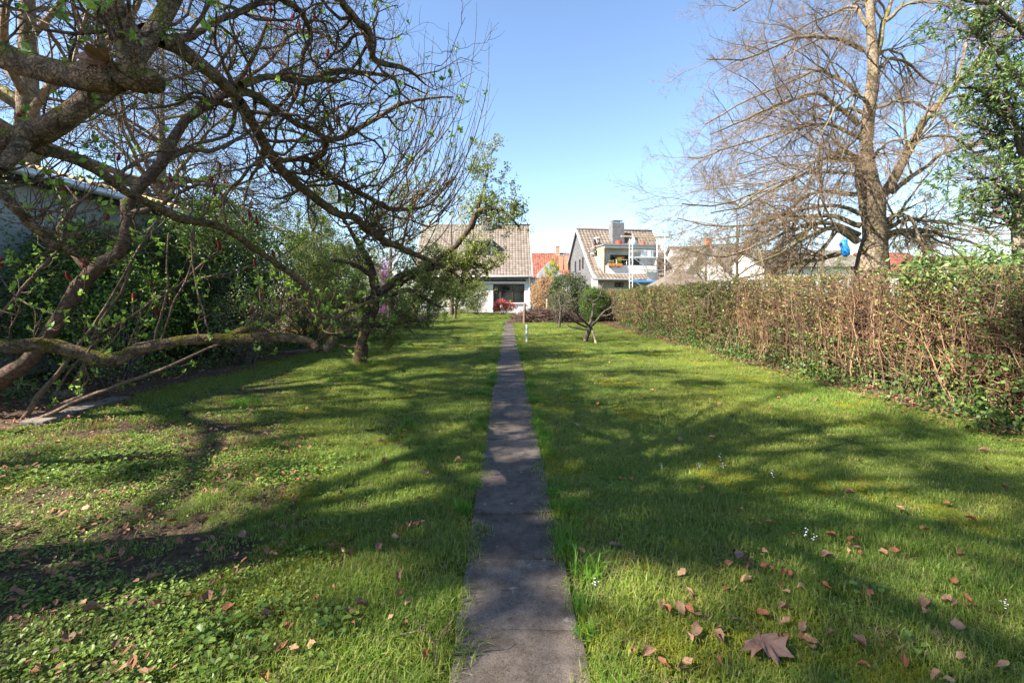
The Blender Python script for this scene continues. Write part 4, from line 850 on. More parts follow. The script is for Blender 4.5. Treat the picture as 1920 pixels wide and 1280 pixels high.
def background():
    h = gabled('house', 'house with red tiled roof and small slate cross gable behind the annex', 1.0, 15.0, 72, 84, 4.2, 9.2, MT['white2'], MT['redtile'])
    # cross gable in front of the slope
    g = prism('cross_gable', h, [(0, 0), (3.3, 0), (3.3, 4.9), (1.65, 6.7), (0, 4.9)], -3.5, 0, MT['slateblue']); g.rotation_euler = (0, 0, R(90)); g.location = (6.6, -4.0, 0)
    a = Acc(); sl = (6.9 - 4.9) / 1.65
    slab(a, np.array([3.1, -0.5, 4.65]), (0, -1, 0), (1, 0, sl), 0, 3.9, 0, 2.45, 0.12, 0.05); slab(a, np.array([6.8, -4.4, 4.65]), (0, 1, 0), (-1, 0, sl), 0, 3.9, 0, 2.45, 0.12, 0.05); obj('gable_roof', a.mesh('gable_roof', MT['redtile']), h)
    w = box('window', h, 4.3, 5.7, -4.06, -4.004, 3.6, 4.7, MT['whitepaint']); box('pane', w, 4.4, 4.95, -4.08, -4.061, 3.7, 4.6, MT['glass']); box('pane', w, 5.05, 5.6, -4.08, -4.061, 3.7, 4.6, MT['glass'])
    for x, y, z0, z1 in ((7.5, 5.5, 8.2, 10.1), (7.7, 2.4, 5.6, 8.3), (8.5, 2.4, 5.6, 8.4)):
        c = box('chimney', h, x - 0.32, x + 0.32, y - 0.32, y + 0.32, z0, z1, MT['brick']); box('chimney_cap', c, x - 0.38, x + 0.38, y - 0.38, y + 0.38, z1 + 0.12, z1 + 0.2, MT['zinc']); box('chimney_collar', c, x - 0.28, x + 0.28, y - 0.28, y + 0.28, z1, z1 + 0.12, MT['zincdark'])
    box('roof_window', h, 9.0, 9.8, 1.6, 1.75, 5.55, 6.5, MT['black'])
    h = gabled('house', 'white gable-fronted house behind the pavilion roof and bare branches', 16.9, 22.5, 45, 55, 3.2, 6.5, MT['white'], MT['greytile'], ridge='y', over=0.25)
    h = gabled('house', 'brown roofed house with brick chimney far behind the lime branches', 22.6, 33.0, 58, 68, 5.2, 8.6, MT['white2'], MT['greytile']); c = box('chimney', h, 4.6, 5.4, 4.4, 5.2, 8.0, 9.6, MT['brick']); box('chimney_cap', c, 4.5, 5.5, 4.3, 5.3, 9.6, 9.7, MT['zincdark'])
    h = gabled('house', 'long white house with grey roof left of the lime trunk', 28.5, 40.0, 50, 60, 5.0, 7.2, MT['white'], MT['greytile'])
    for k in range(4):
        w = box('window', h, 1.5 + 2.6 * k, 2.6 + 2.6 * k, -0.05, -0.004, 2.6, 3.8, MT['frame']); box('pane', w, 1.6 + 2.6 * k, 2.5 + 2.6 * k, -0.07, -0.051, 2.7, 3.7, MT['glass'])
    h = gabled('house', 'white house with orange tiled roof right of the lime trunk', 41.5, 47.0, 50, 58, 4.6, 6.8, MT['white'], MT['redtile'])
    w = box('window', h, 1.5, 2.6, -0.05, -0.004, 2.6, 3.8, MT['frame']); box('pane', w, 1.6, 2.5, -0.07, -0.051, 2.7, 3.7, MT['glass'])
    gabled('house', 'far house with orange roof seen through shrubs by the evergreen tree', 50, 58, 52, 60, 4.4, 6.6, MT['white2'], MT['redtile'])
    gabled('house', 'far house with red roof between the slate house and the white gable', 17.5, 27.5, 66, 76, 3.8, 6.2, MT['white2'], MT['redtile'])
    # pavilion beyond the hedge
    t = thing('garden_pavilion', 'brown pyramid-roofed garden pavilion just beyond the hedge', 'pavilion', (8.6, 23, 0))
    V = np.array([[-1.35, -1.35, 1.95], [1.35, -1.35, 1.95], [1.35, 1.35, 1.95], [-1.35, 1.35, 1.95], [0, 0, 2.85]]); V2 = V - [0, 0, 0.06]
    obj('roof', make_mesh('roof', np.concatenate([V, V2]), np.array([[0, 5, 6, 1], [1, 6, 7, 2], [2, 7, 8, 3], [3, 8, 5, 0]]), np.array([[0, 1, 4], [1, 2, 4], [2, 3, 4], [3, 0, 4], [6, 5, 9], [7, 6, 9], [8, 7, 9], [5, 8, 9]]), [MT['thatch']]), t)
    for x in (-1.2, 1.2):
        for y in (-1.2, 1.2): box('post', t, x - 0.05, x + 0.05, y - 0.05, y + 0.05, 0, 1.98, MT['post'])
    # shed on the left
    t = thing('shed', 'grey rendered shed with corrugated roof and gutter behind the sumac', 'shed', (-8.2, 4.0, 0))
    box('wall', t, -3.2, 0, 0, 9.6, 0, 3.45, MT['concrete'])
    n = 260; ys = np.linspace(-0.2, 9.9, n); zz = 0.035 * np.sin(ys * 2 * np.pi / 0.18)
    V = np.concatenate([np.stack([np.full(n, x), ys, z + zz + dz], -1) for x, z, dz in ((0.42, 3.52, 0), (-3.5, 4.6, 0), (0.42, 3.50, 0), (-3.5, 4.58, 0))]); k = np.arange(n - 1)
    obj('corrugated_roof', make_mesh('corrugated_roof', V, np.concatenate([np.stack([k, k + 1, k + n + 1, k + n], -1), np.stack([k, k + 2 * n, k + 2 * n + 1, k + 1], -1)]), None, [MT['corrugated']]), t)
    rods('gutter', t, [((0.44, -0.1, 3.40), (0.44, 9.8, 3.38), 0.075)], MT['zinc'], 10)
    box('fascia', t, 0.003, 0.34, 0.0, 9.7, 3.30, 3.40, MT['frame']); rods('downpipe', t, [((0.44, 9.5, 3.38), (0.06, 9.5, 3.0), 0.04), ((0.06, 9.5, 3.0), (0.06, 9.5, 0.05), 0.04)], MT['zinc'])
rng = np.random.default_rng(106)
background()

# ------------------------------------------------------------------ small garden things
def bollard(px, py, label):
    x, y = G(px, py)
    t = thing('bollard_lamp', label, 'lamp', (x, y, 0), 0, 'bollard lamps along the path')
    a = Acc(); tubes(a, np.array([[0, 0, -0.05], [0, 0, 0.2], [0, 0, 0.36]]), np.full(3, 0.04), 16, True); obj('post', a.mesh('post', MT['zinc'], True), t)
    a = Acc(); tubes(a, np.array([[0, 0, 0.362], [0, 0, 0.43], [0, 0, 0.49]]), np.full(3, 0.036), 16, True); obj('lamp_head', a.mesh('lamp_head', MT['plinth'], True), t)
    a = Acc(); tubes(a, np.array([[0, 0, 0.491], [0, 0, 0.505], [0, 0, 0.53]]), np.array([0.042, 0.042, 0.038]), 16, True); obj('cap', a.mesh('cap', MT['zinc'], True), t)
bollard(988, 641, 'short steel bollard lamp on the lawn beside the slab path'); bollard(970, 602, 'short steel bollard lamp near the brush pile at the path end')

def posts_and_brush():
    for px, Y, h, lab in ((983, 25.2, 1.10, 'thick wooden post at the end of the brush pile by the path'), (1001, 26.5, 0.98, 'thin wooden post standing behind the brush pile'), (1025, 26.0, 1.35, 'pale wooden post between brush pile and beech hedge')):
        x = (px - CX) / F * Y; t = thing('post', lab, 'post', (x, Y, 0)); a = Acc(); r = 0.085 if px == 983 else 0.055
        tubes(a, np.array([[0, 0, -0.05], [0.01, 0, h * 0.5], [0.02, 0, h]]), np.array([r, r * 0.95, r * 0.9]), 9, True, 0.04); obj('post_shaft', a.mesh('post_shaft', MT['post' if px != 1025 else 'pale_post'], True), t)
        a = Acc(); tubes(a, np.array([[0.02, 0, h], [0.02, 0, h + 0.015], [0.02, 0, h + 0.03]]), np.array([r * 0.9, r * 0.6, 0.01]), 9, True); obj('post_top', a.mesh('post_top', MT['pale_post'], True), t)
    n = 2600; t = thing('brush_pile', 'low heap of cut brown twigs between the posts', 'brush pile', (2.2, 26, 0))
    c = rng.uniform(-1, 1, n); x = c * 2.0; top = 0.78 * np.clip(1 - np.abs(c) ** 3, 0.1, 1)
    st = np.stack([x, rng.normal(0, 0.33, n), rng.uniform(0.02, 1, n) * top], -1); d = unit(rng.standard_normal((n, 3)) * [1.2, 0.6, 0.35]); L = rng.uniform(0.3, 0.9, n)[:, None]
    P = np.stack([st - d * L / 2, st + rng.normal(0, 0.03, (n, 3)), st + d * L / 2], 1); P[..., 2] = np.maximum(P[..., 2], 0.01)
    a = Acc(); tubes(a, P, np.tile([[0.010, 0.008, 0.003]], (n, 1)) * rng.uniform(0.6, 1.6, (n, 1)), 3); obj('twig_heap', a.mesh('twig_heap', MT['brush']), t)['kind'] = 'stuff'
rng = np.random.default_rng(107)
posts_and_brush()

def bed_edging():
    a0, a1 = np.array(G(60, 800)), np.array(G(232, 748)); d = a1 - a0; L = np.linalg.norm(d); d /= L; n = 3; seg = L / n
    t = thing('bed_edging', 'weathered stone edging slabs along the leaf-strewn bed', 'edging', (a0[0], a0[1], 0), math.atan2(d[1], d[0]))
    for k in range(n): box('edging_slab', t, k * seg + 0.01, (k + 1) * seg - 0.01, -0.10, 0.13, -0.03, 0.055, MT['stone'], 0.008).rotation_euler = (rng.normal(0, 0.015), rng.normal(0, 0.01), 0)
    b0, b1 = np.array(G(470, 668)), np.array(G(585, 660)); d = b1 - b0; L = np.linalg.norm(d); d /= L
    t = thing('bed_edging', 'low concrete kerb edging round the dark bed below the horizontal bough', 'edging', (b0[0], b0[1], 0), math.atan2(d[1], d[0]))
    for k in range(2): box('edging_slab', t, k * L / 2 + 0.01, (k + 1) * L / 2 - 0.01, -0.05, 0.05, -0.03, 0.08, MT['stone'], 0.008)
    t = thing('log', 'dark rotting log lying behind the stone edging', 'log', (0, 0, 0)); a = Acc()
    p = np.array([W(100, 745, 5.9), W(130, 733, 6.0), W(160, 728, 6.1)]); p[:, 2] = [0.12, 0.14, 0.16]; p[:, 2] = [0.07, 0.08, 0.09]; tubes(a, resample(p, 8), np.full(8, 0.075), 12, True, 0.07); obj('bark', a.mesh('bark', MT['post'], True), t)
    a = Acc(); e = resample(p, 8); dd = unit(e[-1] - e[-2]); tubes(a, np.stack([e[-1] + dd * 0.002, e[-1] + dd * 0.006, e[-1] + dd * 0.008]), np.array([0.066, 0.055, 0.01]), 10, True); obj('cut_end', a.mesh('cut_end', MT['post']), t)
rng = np.random.default_rng(108)
bed_edging()

# ------------------------------------------------------------------ trees
def finish_tree(t, parts):
    for nm, acc, mat, sm in parts:
        if acc.n: obj(nm, acc.mesh(nm, mat, sm), t)
def rel(acc, loc):
    acc.V = [v - np.asarray(loc, float) for v in acc.V]
def tips(P): return P[:, -1]
def pts_on(P, n, t0=0.2):
    i = rng.integers(0, len(P), n); f = rng.uniform(t0, 1, n) * (P.shape[1] - 1); k = np.minimum(f.astype(int), P.shape[1] - 2); w = (f - k)[:, None]
    return P[i, k] * (1 - w) + P[i, k + 1] * w

def front_apple():
    """old apple tree reaching in from the left, traced limb by limb"""
    base = (-4.0, 1.9, 0)
    t = thing('apple_tree', 'old mossy apple tree with gnarled overhanging boughs at the shed side', 'tree', base)
    L = [
        # trunk, outside the picture on the left
        [(-840, 1420, 1.9, 90), (-700, 900, 1.9, 80), (-420, 480, 1.9, 62), (-160, 330, 2.0, 46), (40, 268, 2.05, 38), (130, 215, 2.05, 32), (215, 150, 2.1, 29), (290, 60, 2.2, 26), (350, -60, 2.4, 22), (400, -160, 2.6, 16)],
        # cut bough close to the camera
        [(-500, -40, 1.5, 34), (-250, 30, 1.45, 32), (-60, 92, 1.4, 30), (90, 128, 1.38, 30), (200, 150, 1.36, 30), (250, 150, 1.36, 31), (298, 158, 1.36, 21)],
        # stub rising from the cut bough
        [(262, 150, 1.36, 25), (240, 80, 1.36, 27), (215, 20, 1.38, 26), (180, -70, 1.42, 22)],
        # long upper bough sweeping down to the right
        [(270, 60, 2.2, 22), (340, 92, 2.4, 19), (425, 156, 2.7, 17), (456, 203, 2.9, 15), (512, 297, 3.3, 13), (556, 344, 3.6, 12), (628, 397, 4.0, 11), (667, 407, 4.3, 10), (683, 425, 4.5, 11), (714, 446, 4.7, 9), (761, 470, 5.0, 8), (835, 500, 5.4, 5)],
        [(448, 190, 2.8, 12), (476, 235, 3.1, 9), (505, 280, 3.3, 9), (532, 302, 3.4, 9), (581, 300, 3.6, 9), (628, 337, 3.9, 9), (690, 369, 4.2, 8), (737, 392, 4.5, 7), (800, 385, 4.8, 4), (850, 330, 5.0, 2)],
        [(440, 168, 2.75, 11), (494, 188, 3.0, 9), (537, 222, 3.2, 9), (581, 241, 3.4, 9), (612, 262, 3.5, 8), (647, 256, 3.7, 8), (715, 216, 4.0, 7), (769, 190, 4.2, 5), (850, 185, 4.4, 2)],
        [(612, 262, 3.5, 8), (606, 285, 3.55, 8), (590, 300, 3.6, 8)],
        [(452, 160, 2.75, 11), (519, 144, 3.0, 10), (581, 153, 3.2, 10), (628, 134, 3.4, 9), (669, 134, 3.6, 7), (740, 150, 3.9, 4), (800, 175, 4.1, 2)],
        [(590, -60, 2.6, 12), (637, 0, 2.9, 11), (670, 40, 3.1, 11), (690, 62, 3.2, 11), (706, 115, 3.3, 8), (762, 131, 3.6, 5), (800, 160, 3.8, 2)],
        [(480, -40, 2.6, 9), (540, 5, 2.8, 9), (560, 20, 2.9, 8), (580, 60, 3.1, 6), (570, 100, 3.2, 6), (560, 140, 3.2, 6)],
        [(300, 80, 2.2, 14), (370, 60, 2.5, 10), (450, 20, 2.8, 8), (540, -20, 3.0, 6), (640, -60, 3.3, 4)],
        # long lower bough
        [(60, 270, 2.05, 22), (100, 284, 2.15, 15), (180, 320, 2.4, 12), (250, 368, 2.7, 11), (320, 402, 3.0, 10), (355, 415, 3.2, 10), (420, 430, 3.5, 9), (480, 470, 3.8, 9), (545, 512, 4.1, 9), (575, 540, 4.3, 9), (585, 580, 4.4, 10), (625, 605, 4.5, 11), (625, 635, 4.5, 12), (606, 662, 4.45, 11)],
        [(540, 560, 4.3, 5), (575, 585, 4.4, 8), (610, 598, 4.45, 9), (640, 590, 4.6, 8), (680, 570, 4.8, 5), (720, 560, 5.0, 3)],
        # short bough on the far left
        [(-120, 250, 1.9, 14), (-20, 340, 1.95, 11), (40, 400, 2.0, 10), (85, 445, 2.1, 10), (118, 468, 2.15, 9), (140, 470, 2.2, 6)],
        # low horizontal bough with its knotty end
        [(-700, 660, 3.1, 24), (-300, 660, 3.2, 19), (0, 650, 3.4, 16), (90, 647, 3.6, 17), (150, 662, 3.7, 15), (215, 672, 3.8, 15), (260, 655, 3.9, 14), (340, 640, 4.0, 13), (420, 634, 4.2, 12), (520, 632, 4.3, 10), (575, 640, 4.4, 9), (600, 655, 4.4, 9)],
        [(430, 630, 4.2, 8), (480, 610, 4.3, 8), (515, 592, 4.4, 8), (528, 588, 4.4, 5)],
        [(0, 320, 1.9, 25), (40, 275, 2.0, 30), (100, 225, 2.1, 24), (140, 190, 2.2, 18), (180, 130, 2.35, 14), (190, 40, 2.5, 12), (190, -80, 2.7, 10)],
    ]
    K = 34
    P, Rd = traced(L, K, 0.006)
    Rd[3:13] *= 0.66; Rd[13] *= 0.85; Rd[14:16] *= 0.85; Rd[16] *= 0.45; Rd[0] *= 0.62; Rd[1] *= 0.82; Rd[2] *= 0.85
    jt = rng.standard_normal(Rd.shape); jt = 0.09 * np.apply_along_axis(lambda v: np.convolve(v, np.hanning(9) / 2.2, 'same'), 1, jt); jt[:3] *= 0.6; jt[2] *= 0.3; Rd = Rd * (1 + 0.05 * np.sin(np.linspace(0, 17, K))[None] * rng.uniform(-1, 1, (len(L), 1)) + jt)
    trunk, limbs, tw, bud = Acc(), Acc(), Acc(), Acc()
    tubes(trunk, P[:1], Rd[:1], 16, True, 0.02)
    tubes(limbs, P[1:3], Rd[1:3], 18, True, 0.02); tubes(limbs, P[3:], Rd[3:], 14, True, 0.04)
    up = [0, 3, 4, 5, 7, 8, 9, 10]; Pu, Ru = P[up][:, 4:], Rd[up][:, 4:]
    # gnarled side branches, then spurs
    P1, R1 = grow(Pu[1:], Ru[1:], 16, (0.0, 1), (45, 95), (0.35, 0.95), 10, 0.08, 0.36, 0.50, 0.35, absl=True, rmax=0.014, bylen=True)
    P2, R2 = grow(P1, R1, 7, (0.15, 1), (40, 90), (0.15, 0.55), 7, 0.12, 0.40, 0.55, 0.4, absl=True, rmin=0.0022)
    P3, R3 = grow(P2, R2, 3, (0.15, 1), (35, 90), (0.06, 0.24), 4, 0.2, 0.35, 0.6, 0.5, absl=True, rmin=0.0017)
    # long shoots standing up from the bough ends on the right
    ends = np.array([W(x, y, Y) for x, y, Y in ((760, 470, 5.0), (800, 400, 4.9), (815, 375, 4.9), (790, 380, 4.8), (765, 395, 4.7), (720, 380, 4.4), (740, 330, 4.5), (700, 360, 4.3), (780, 300, 4.6))])
    sh = []
    for k in range(42):
        e = ends[k % len(ends)] + rng.normal(0, 0.06, 3); L_ = rng.uniform(0.7, 1.75); d = np.array([rng.uniform(0.15, 0.95), rng.uniform(-0.2, 0.3), rng.uniform(0.1, 0.5)]); d /= np.linalg.norm(d)
        p = [e]
        for j in range(9): d = unit(d + np.array([-0.02, 0, 0.22]) + rng.normal(0, 0.05, 3)); p.append(p[-1] + d * L_ / 9)
        sh.append(p)
    SH = np.array(sh); RS = np.linspace(0.0075, 0.0018, 10)[None] * rng.uniform(0.7, 1.15, (len(SH), 1))
    SB, SR = grow(SH, RS, 5, (0.1, 0.6), (25, 60), (0.15, 0.5), 6, 0.2, 0.1, 0.6, 0.4, absl=True, rmin=0.0016)
    # twigs of the lower boughs
    lo = [11, 12, 13, 14, 15]; Pl, Rl = P[lo][:, 3:], Rd[lo][:, 3:]
    Q1, S1 = grow(Pl, Rl, 15, (0.1, 1), (40, 95), (0.15, 0.65), 8, 0.22, 0.28, 0.35, 0.35, absl=True, rmax=0.008)
    Q2, S2 = grow(Q1, S1, 5, (0.2, 1), (30, 80), (0.08, 0.3), 5, 0.2, 0.28, 0.6, 0.5, absl=True, rmin=0.002)
    near = P[[0, 1, 2, 13, 16]][:, 8:]; nr = Rd[[0, 1, 2, 13, 16]][:, 8:]
    N1, T1 = grow(near, nr, 11, (0.0, 1), (50, 100), (0.15, 0.6), 8, 0.25, 0.22, 0.2, 0.35, absl=True, rmax=0.006)
    N2, T2 = grow(N1, T1, 4, (0.2, 1), (30, 80), (0.06, 0.25), 5, 0.2, 0.25, 0.6, 0.5, absl=True, rmin=0.0017)
    for p, r, s in ((P1, R1, 6), (P2, R2, 4), (P3, R3, 3), (SH, RS, 5), (SB, SR, 3), (Q1, S1, 5), (Q2, S2, 4), (N1, T1, 6), (N2, T2, 4)): tubes(tw, p, r, s)
    # young leaves in rosettes at the spur ends
    e = np.concatenate([tips(P3)[rng.uniform(0, 1, len(P3)) < 0.10], tips(Q2)[rng.uniform(0, 1, len(Q2)) < 0.65], tips(N2)[rng.uniform(0, 1, len(N2)) < 0.55], tips(Q1)[::2], tips(SB)[::6]])
    c = np.repeat(e, 6, 0) + rng.normal(0, 0.006, (len(e) * 6, 3)); leafs(bud, c, rng.uniform(0.018, 0.048, len(c)) * np.where(c[:, 1] < 3.4, 0.8, 1.15), np.array([0, 0, 0.7]), 0.9, 0.62, 0.15)
    for a in (trunk, limbs, tw, bud): rel(a, base)
    finish_tree(t, [('trunk', trunk, MT['apple_bark'], True), ('bough', limbs, MT['apple_bark'], True), ('twig_crown', tw, MT['apple_twig'], True), ('young_foliage', bud, MT['spring'], False)])
    for c in t.children:
        if c.name.startswith(('bough', 'twig', 'young')): c['kind'] = 'stuff'
rng = np.random.default_rng(109)
front_apple()

def cone_mesh():
    a = Acc(); z = np.array([0, 0.01, 0.03, 0.06, 0.09, 0.115, 0.125]); tubes(a, np.stack([0.006 * np.sin(z * 40), np.zeros(7), z], -1), np.array([0.006, 0.014, 0.020, 0.020, 0.015, 0.008, 0.002]), 9, True, 0.12)
    return a.mesh('fruit_cone', MT['cone'], True)
def sumac():
    base = np.array([*G(-20, 722), 0.0]); base = np.array([W(0, 715, 4.9)[0] - 0.5, 4.9, 0])
    t = thing('sumac_tree', 'leaning staghorn sumac with bare crooked stems and dark red fruit cones', 'tree', base)
    L = [[(-70, 790, 4.9, 16), (0, 715, 4.9, 14), (60, 672, 4.9, 13), (110, 600, 4.9, 12), (165, 515, 4.9, 12), (225, 475, 4.9, 11), (240, 425, 4.9, 11), (243, 375, 4.95, 10), (300, 310, 5.0, 10), (335, 240, 5.0, 8), (380, 202, 5.0, 7), (430, 172, 5.0, 6), (470, 120, 5.0, 4), (500, 40, 5.0, 3)],
         [(300, 310, 5.0, 8), (345, 285, 5.1, 5), (400, 280, 5.2, 4), (440, 262, 5.3, 3), (480, 240, 5.4, 2.5)],
         [(335, 240, 5.0, 6), (380, 190, 5.1, 4), (385, 160, 5.1, 3), (420, 110, 5.2, 3), (450, 60, 5.2, 2.5)],
         [(243, 400, 4.9, 7), (300, 385, 5.0, 4), (360, 350, 5.1, 3), (400, 345, 5.1, 2.5)],
         [(170, 512, 4.9, 6), (130, 470, 4.9, 4), (110, 430, 4.9, 3.5), (150, 380, 4.9, 3)],
         [(430, 172, 5.0, 4), (500, 120, 5.2, 3), (540, 70, 5.4, 3), (600, 60, 5.5, 2.5), (640, 100, 5.6, 2)],
         [(480, 240, 5.4, 2.5), (540, 245, 5.5, 2.5), (600, 260, 5.6, 2.2), (630, 240, 5.6, 2)]]
    P, Rd = traced(L, 22, 0.008); tr, st = Acc(), Acc(); tubes(tr, P[:1], Rd[:1] * (1 + 0.06 * rng.standard_normal(Rd[:1].shape)), 11, False, 0.03); tubes(st, P[1:], Rd[1:], 7)
    allp = P.reshape(-1, 3)
    cones = [(95, 322), (123, 352), (220, 293), (397, 333), (413, 307), (427, 337), (413, 380), (402, 357), (322, 333), (343, 312), (288, 335), (33, 210), (468, 398), (483, 413), (200, 408), (157, 493), (132, 517), (3, 492),
             (544, 31), (612, 97), (622, 233), (636, 226), (508, 16), (533, 56), (560, 47), (590, 30), (300, 150)]
    cm = cone_mesh()
    for k, (x, y) in enumerate(cones):
        Y = rng.uniform(4.8, 5.4); c = W(x, y + 9, Y); j = np.argmin(np.linalg.norm(allp - c, axis=1) + 0.6 * (allp[:, 2] > c[2])); a = allp[j]
        mid = (a + c) / 2 + np.array([0, 0, -0.10]) + rng.normal(0, 0.03, 3); low = c + np.array([rng.normal(0, 0.02), 0, -0.09])
        s = resample(np.array([a, mid, low, c]), 12); tubes(st, s, np.linspace(0.011, 0.005, 12), 5)
        o = obj('fruit_cone', cm, t, c - base, (rng.normal(0, 0.3), rng.normal(0, 0.3), rng.uniform(0, 6))); o.scale = (rng.uniform(0.75, 1.1),) * 3
    P1, R1 = grow(P[1:], Rd[1:], 7, (0.2, 1), (35, 80), (0.15, 0.5), 7, 0.15, 0.2, 0.6, 0.5, absl=True, rmax=0.007, rmin=0.003); tubes(st, P1, R1, 5)
    lf = Acc(); e = np.concatenate([tips(P1), pts_on(P1, 60)]); c = np.repeat(e, 6, 0); leafs(lf, c, rng.uniform(0.02, 0.05, len(c)), np.array([0, 0, 0.8]), 0.8, 0.4)
    for a in (tr, st, lf): rel(a, base)
    finish_tree(t, [('trunk', tr, MT['sumac_bark'], True), ('stem_crown', st, MT['sumac_stem'], True), ('young_foliage', lf, MT['spring'], False)])
    for c in t.children:
        if c.name.startswith(('stem', 'young')): c['kind'] = 'stuff'
    # second, many-stemmed sumac sprouting from the bed edge
    base = np.array([*G(45, 792), 0]); t = thing('sumac_bush', 'thin sumac stems fanning out low from the stone edged bed', 'shrub', base)
    L = [[(40, 792, 4.95, 7), (70, 745, 5.0, 7), (115, 690, 5.1, 5), (160, 630, 5.2, 4), (215, 545, 5.4, 3), (270, 450, 5.5, 2.5), (305, 400, 5.6, 2)],
         [(50, 793, 4.95, 5), (120, 760, 5.0, 5), (200, 728, 5.1, 5), (280, 700, 5.3, 4.5), (370, 662, 5.5, 3.5), (420, 640, 5.6, 3)],
         [(48, 790, 4.95, 8), (90, 772, 5.1, 8), (120, 758, 5.2, 8), (160, 745, 5.4, 6)],
         [(128, 738, 5.6, 5), (160, 680, 5.6, 5), (185, 610, 5.7, 4), (230, 545, 5.8, 3.5), (255, 470, 5.9, 3), (310, 415, 6.0, 2)],
         [(110, 730, 5.6, 3), (150, 670, 5.6, 3), (240, 600, 5.7, 3), (330, 540, 5.8, 3), (400, 480, 5.9, 3), (412, 462, 5.9, 3)],
         [(170, 635, 5.6, 3), (260, 585, 5.7, 3.5), (310, 545, 5.8, 3), (380, 520, 5.9, 3), (440, 510, 6.0, 2.5), (484, 492, 6.0, 2.5)],
         [(0, 590, 4.6, 4), (40, 545, 4.7, 4), (75, 505, 4.7, 3.5), (108, 470, 4.8, 3)],
         [(300, 640, 5.6, 2.5), (330, 560, 5.6, 2.5), (362, 480, 5.7, 2.5), (365, 400, 5.7, 2)], [(400, 640, 5.5, 2.5), (385, 600, 5.5, 2.5), (365, 520, 5.6, 2.5), (360, 430, 5.6, 2)],
         [(290, 640, 5.4, 2.5), (310, 560, 5.4, 2.5), (316, 440, 5.4, 2)]]
    P, Rd = traced(L, 18, 0.010); Rd *= 0.75; st = Acc(); tubes(st, P, Rd, 7, True)
    P1, R1 = grow(P, Rd, 5, (0.25, 1), (25, 70), (0.12, 0.5), 7, 0.15, 0.2, 0.6, 0.5, absl=True, rmax=0.006, rmin=0.0025); tubes(st, P1, R1, 5)
    lf = Acc(); e = np.concatenate([tips(P1), pts_on(P1, 110)]); c = np.repeat(e, 7, 0); leafs(lf, c, rng.uniform(0.02, 0.060, len(c)), np.array([0, 0, 0.8]), 0.9, 0.5)
    allp = P.reshape(-1, 3)
    for k, (x, y) in enumerate([(412, 460), (513, 472), (287, 528), (295, 582), (488, 545), (470, 580), (250, 560), (306, 556), (320, 560), (478, 490)]):
        Y = 5.8; c = W(x, y + 9, Y); j = np.argmin(np.linalg.norm(allp - c, axis=1)); a = allp[j]; s = resample(np.array([a, (a + c) / 2 - [0, 0, 0.06], c - [0, 0, 0.06], c]), 10); tubes(st, s, np.linspace(0.008, 0.005, 10), 5)
        o = obj('fruit_cone', cm, t, c - base, (rng.normal(0, 0.35), rng.normal(0, 0.35), 0)); o.scale = (rng.uniform(0.8, 1.15),) * 3
    for a in (st, lf): rel(a, base)
    finish_tree(t, [('stem_cluster', st, MT['sumac_stem'], True), ('young_foliage', lf, MT['spring'], False)])
    for c in t.children:
        if not c.name.startswith('fruit'): c['kind'] = 'stuff'
rng = np.random.default_rng(110)
sumac()

def traced_tree(name, label, cat, basepx, lines, K, bark, twig, leafm, spec, trunk_n=1, wob=0.01, sides=10, stake=None):
    bx, by = G(*basepx); base = np.array([bx, by, 0.0]); t = thing(name, label, cat, base)
    P, Rd = traced(lines, K, wob); Rd = spec.get('rs', 0.58) * Rd * (1 + 0.06 * rng.standard_normal(Rd.shape))
    tr, li, tw, lf = Acc(), Acc(), Acc(), Acc()
    tubes(tr, P[:trunk_n], Rd[:trunk_n], 12, True, 0.05); tubes(li, P[trunk_n:], Rd[trunk_n:], sides, True, 0.04)
    lev = [(P[trunk_n:], Rd[trunk_n:])] if len(P) > trunk_n else [(P, Rd)]
    for s in spec['lev']: p, r = grow(*lev[-1], **s); lev.append((p, r)); tubes(tw, p, r, 4 if len(p) < 2500 else 3)
    if leafm:
        e = np.concatenate([tips(p)[rng.uniform(0, 1, len(p)) < spec.get('leafp', 1)] for p, r in lev[-2:]] + [pts_on(lev[-1][0], spec.get('extra', 10))])
        c = np.repeat(e, spec['nl'], 0); c = c + rng.normal(0, spec['ls'] * 0.5, c.shape); leafs(lf, c, rng.uniform(0.6, 1.3, len(c)) * spec['ls'], np.array([0, 0, 0.5]), 1.0, 0.55, 0.15)
    for a in (tr, li, tw, lf): rel(a, base)
    finish_tree(t, [('trunk', tr, bark, True), ('bough', li, bark, True), ('twig_crown', tw, twig, True), ('foliage', lf, leafm, False)])
    for c in t.children:
        if not c.name.startswith('trunk'): c['kind'] = 'stuff'
    return t, lev
rng = np.random.default_rng(111)
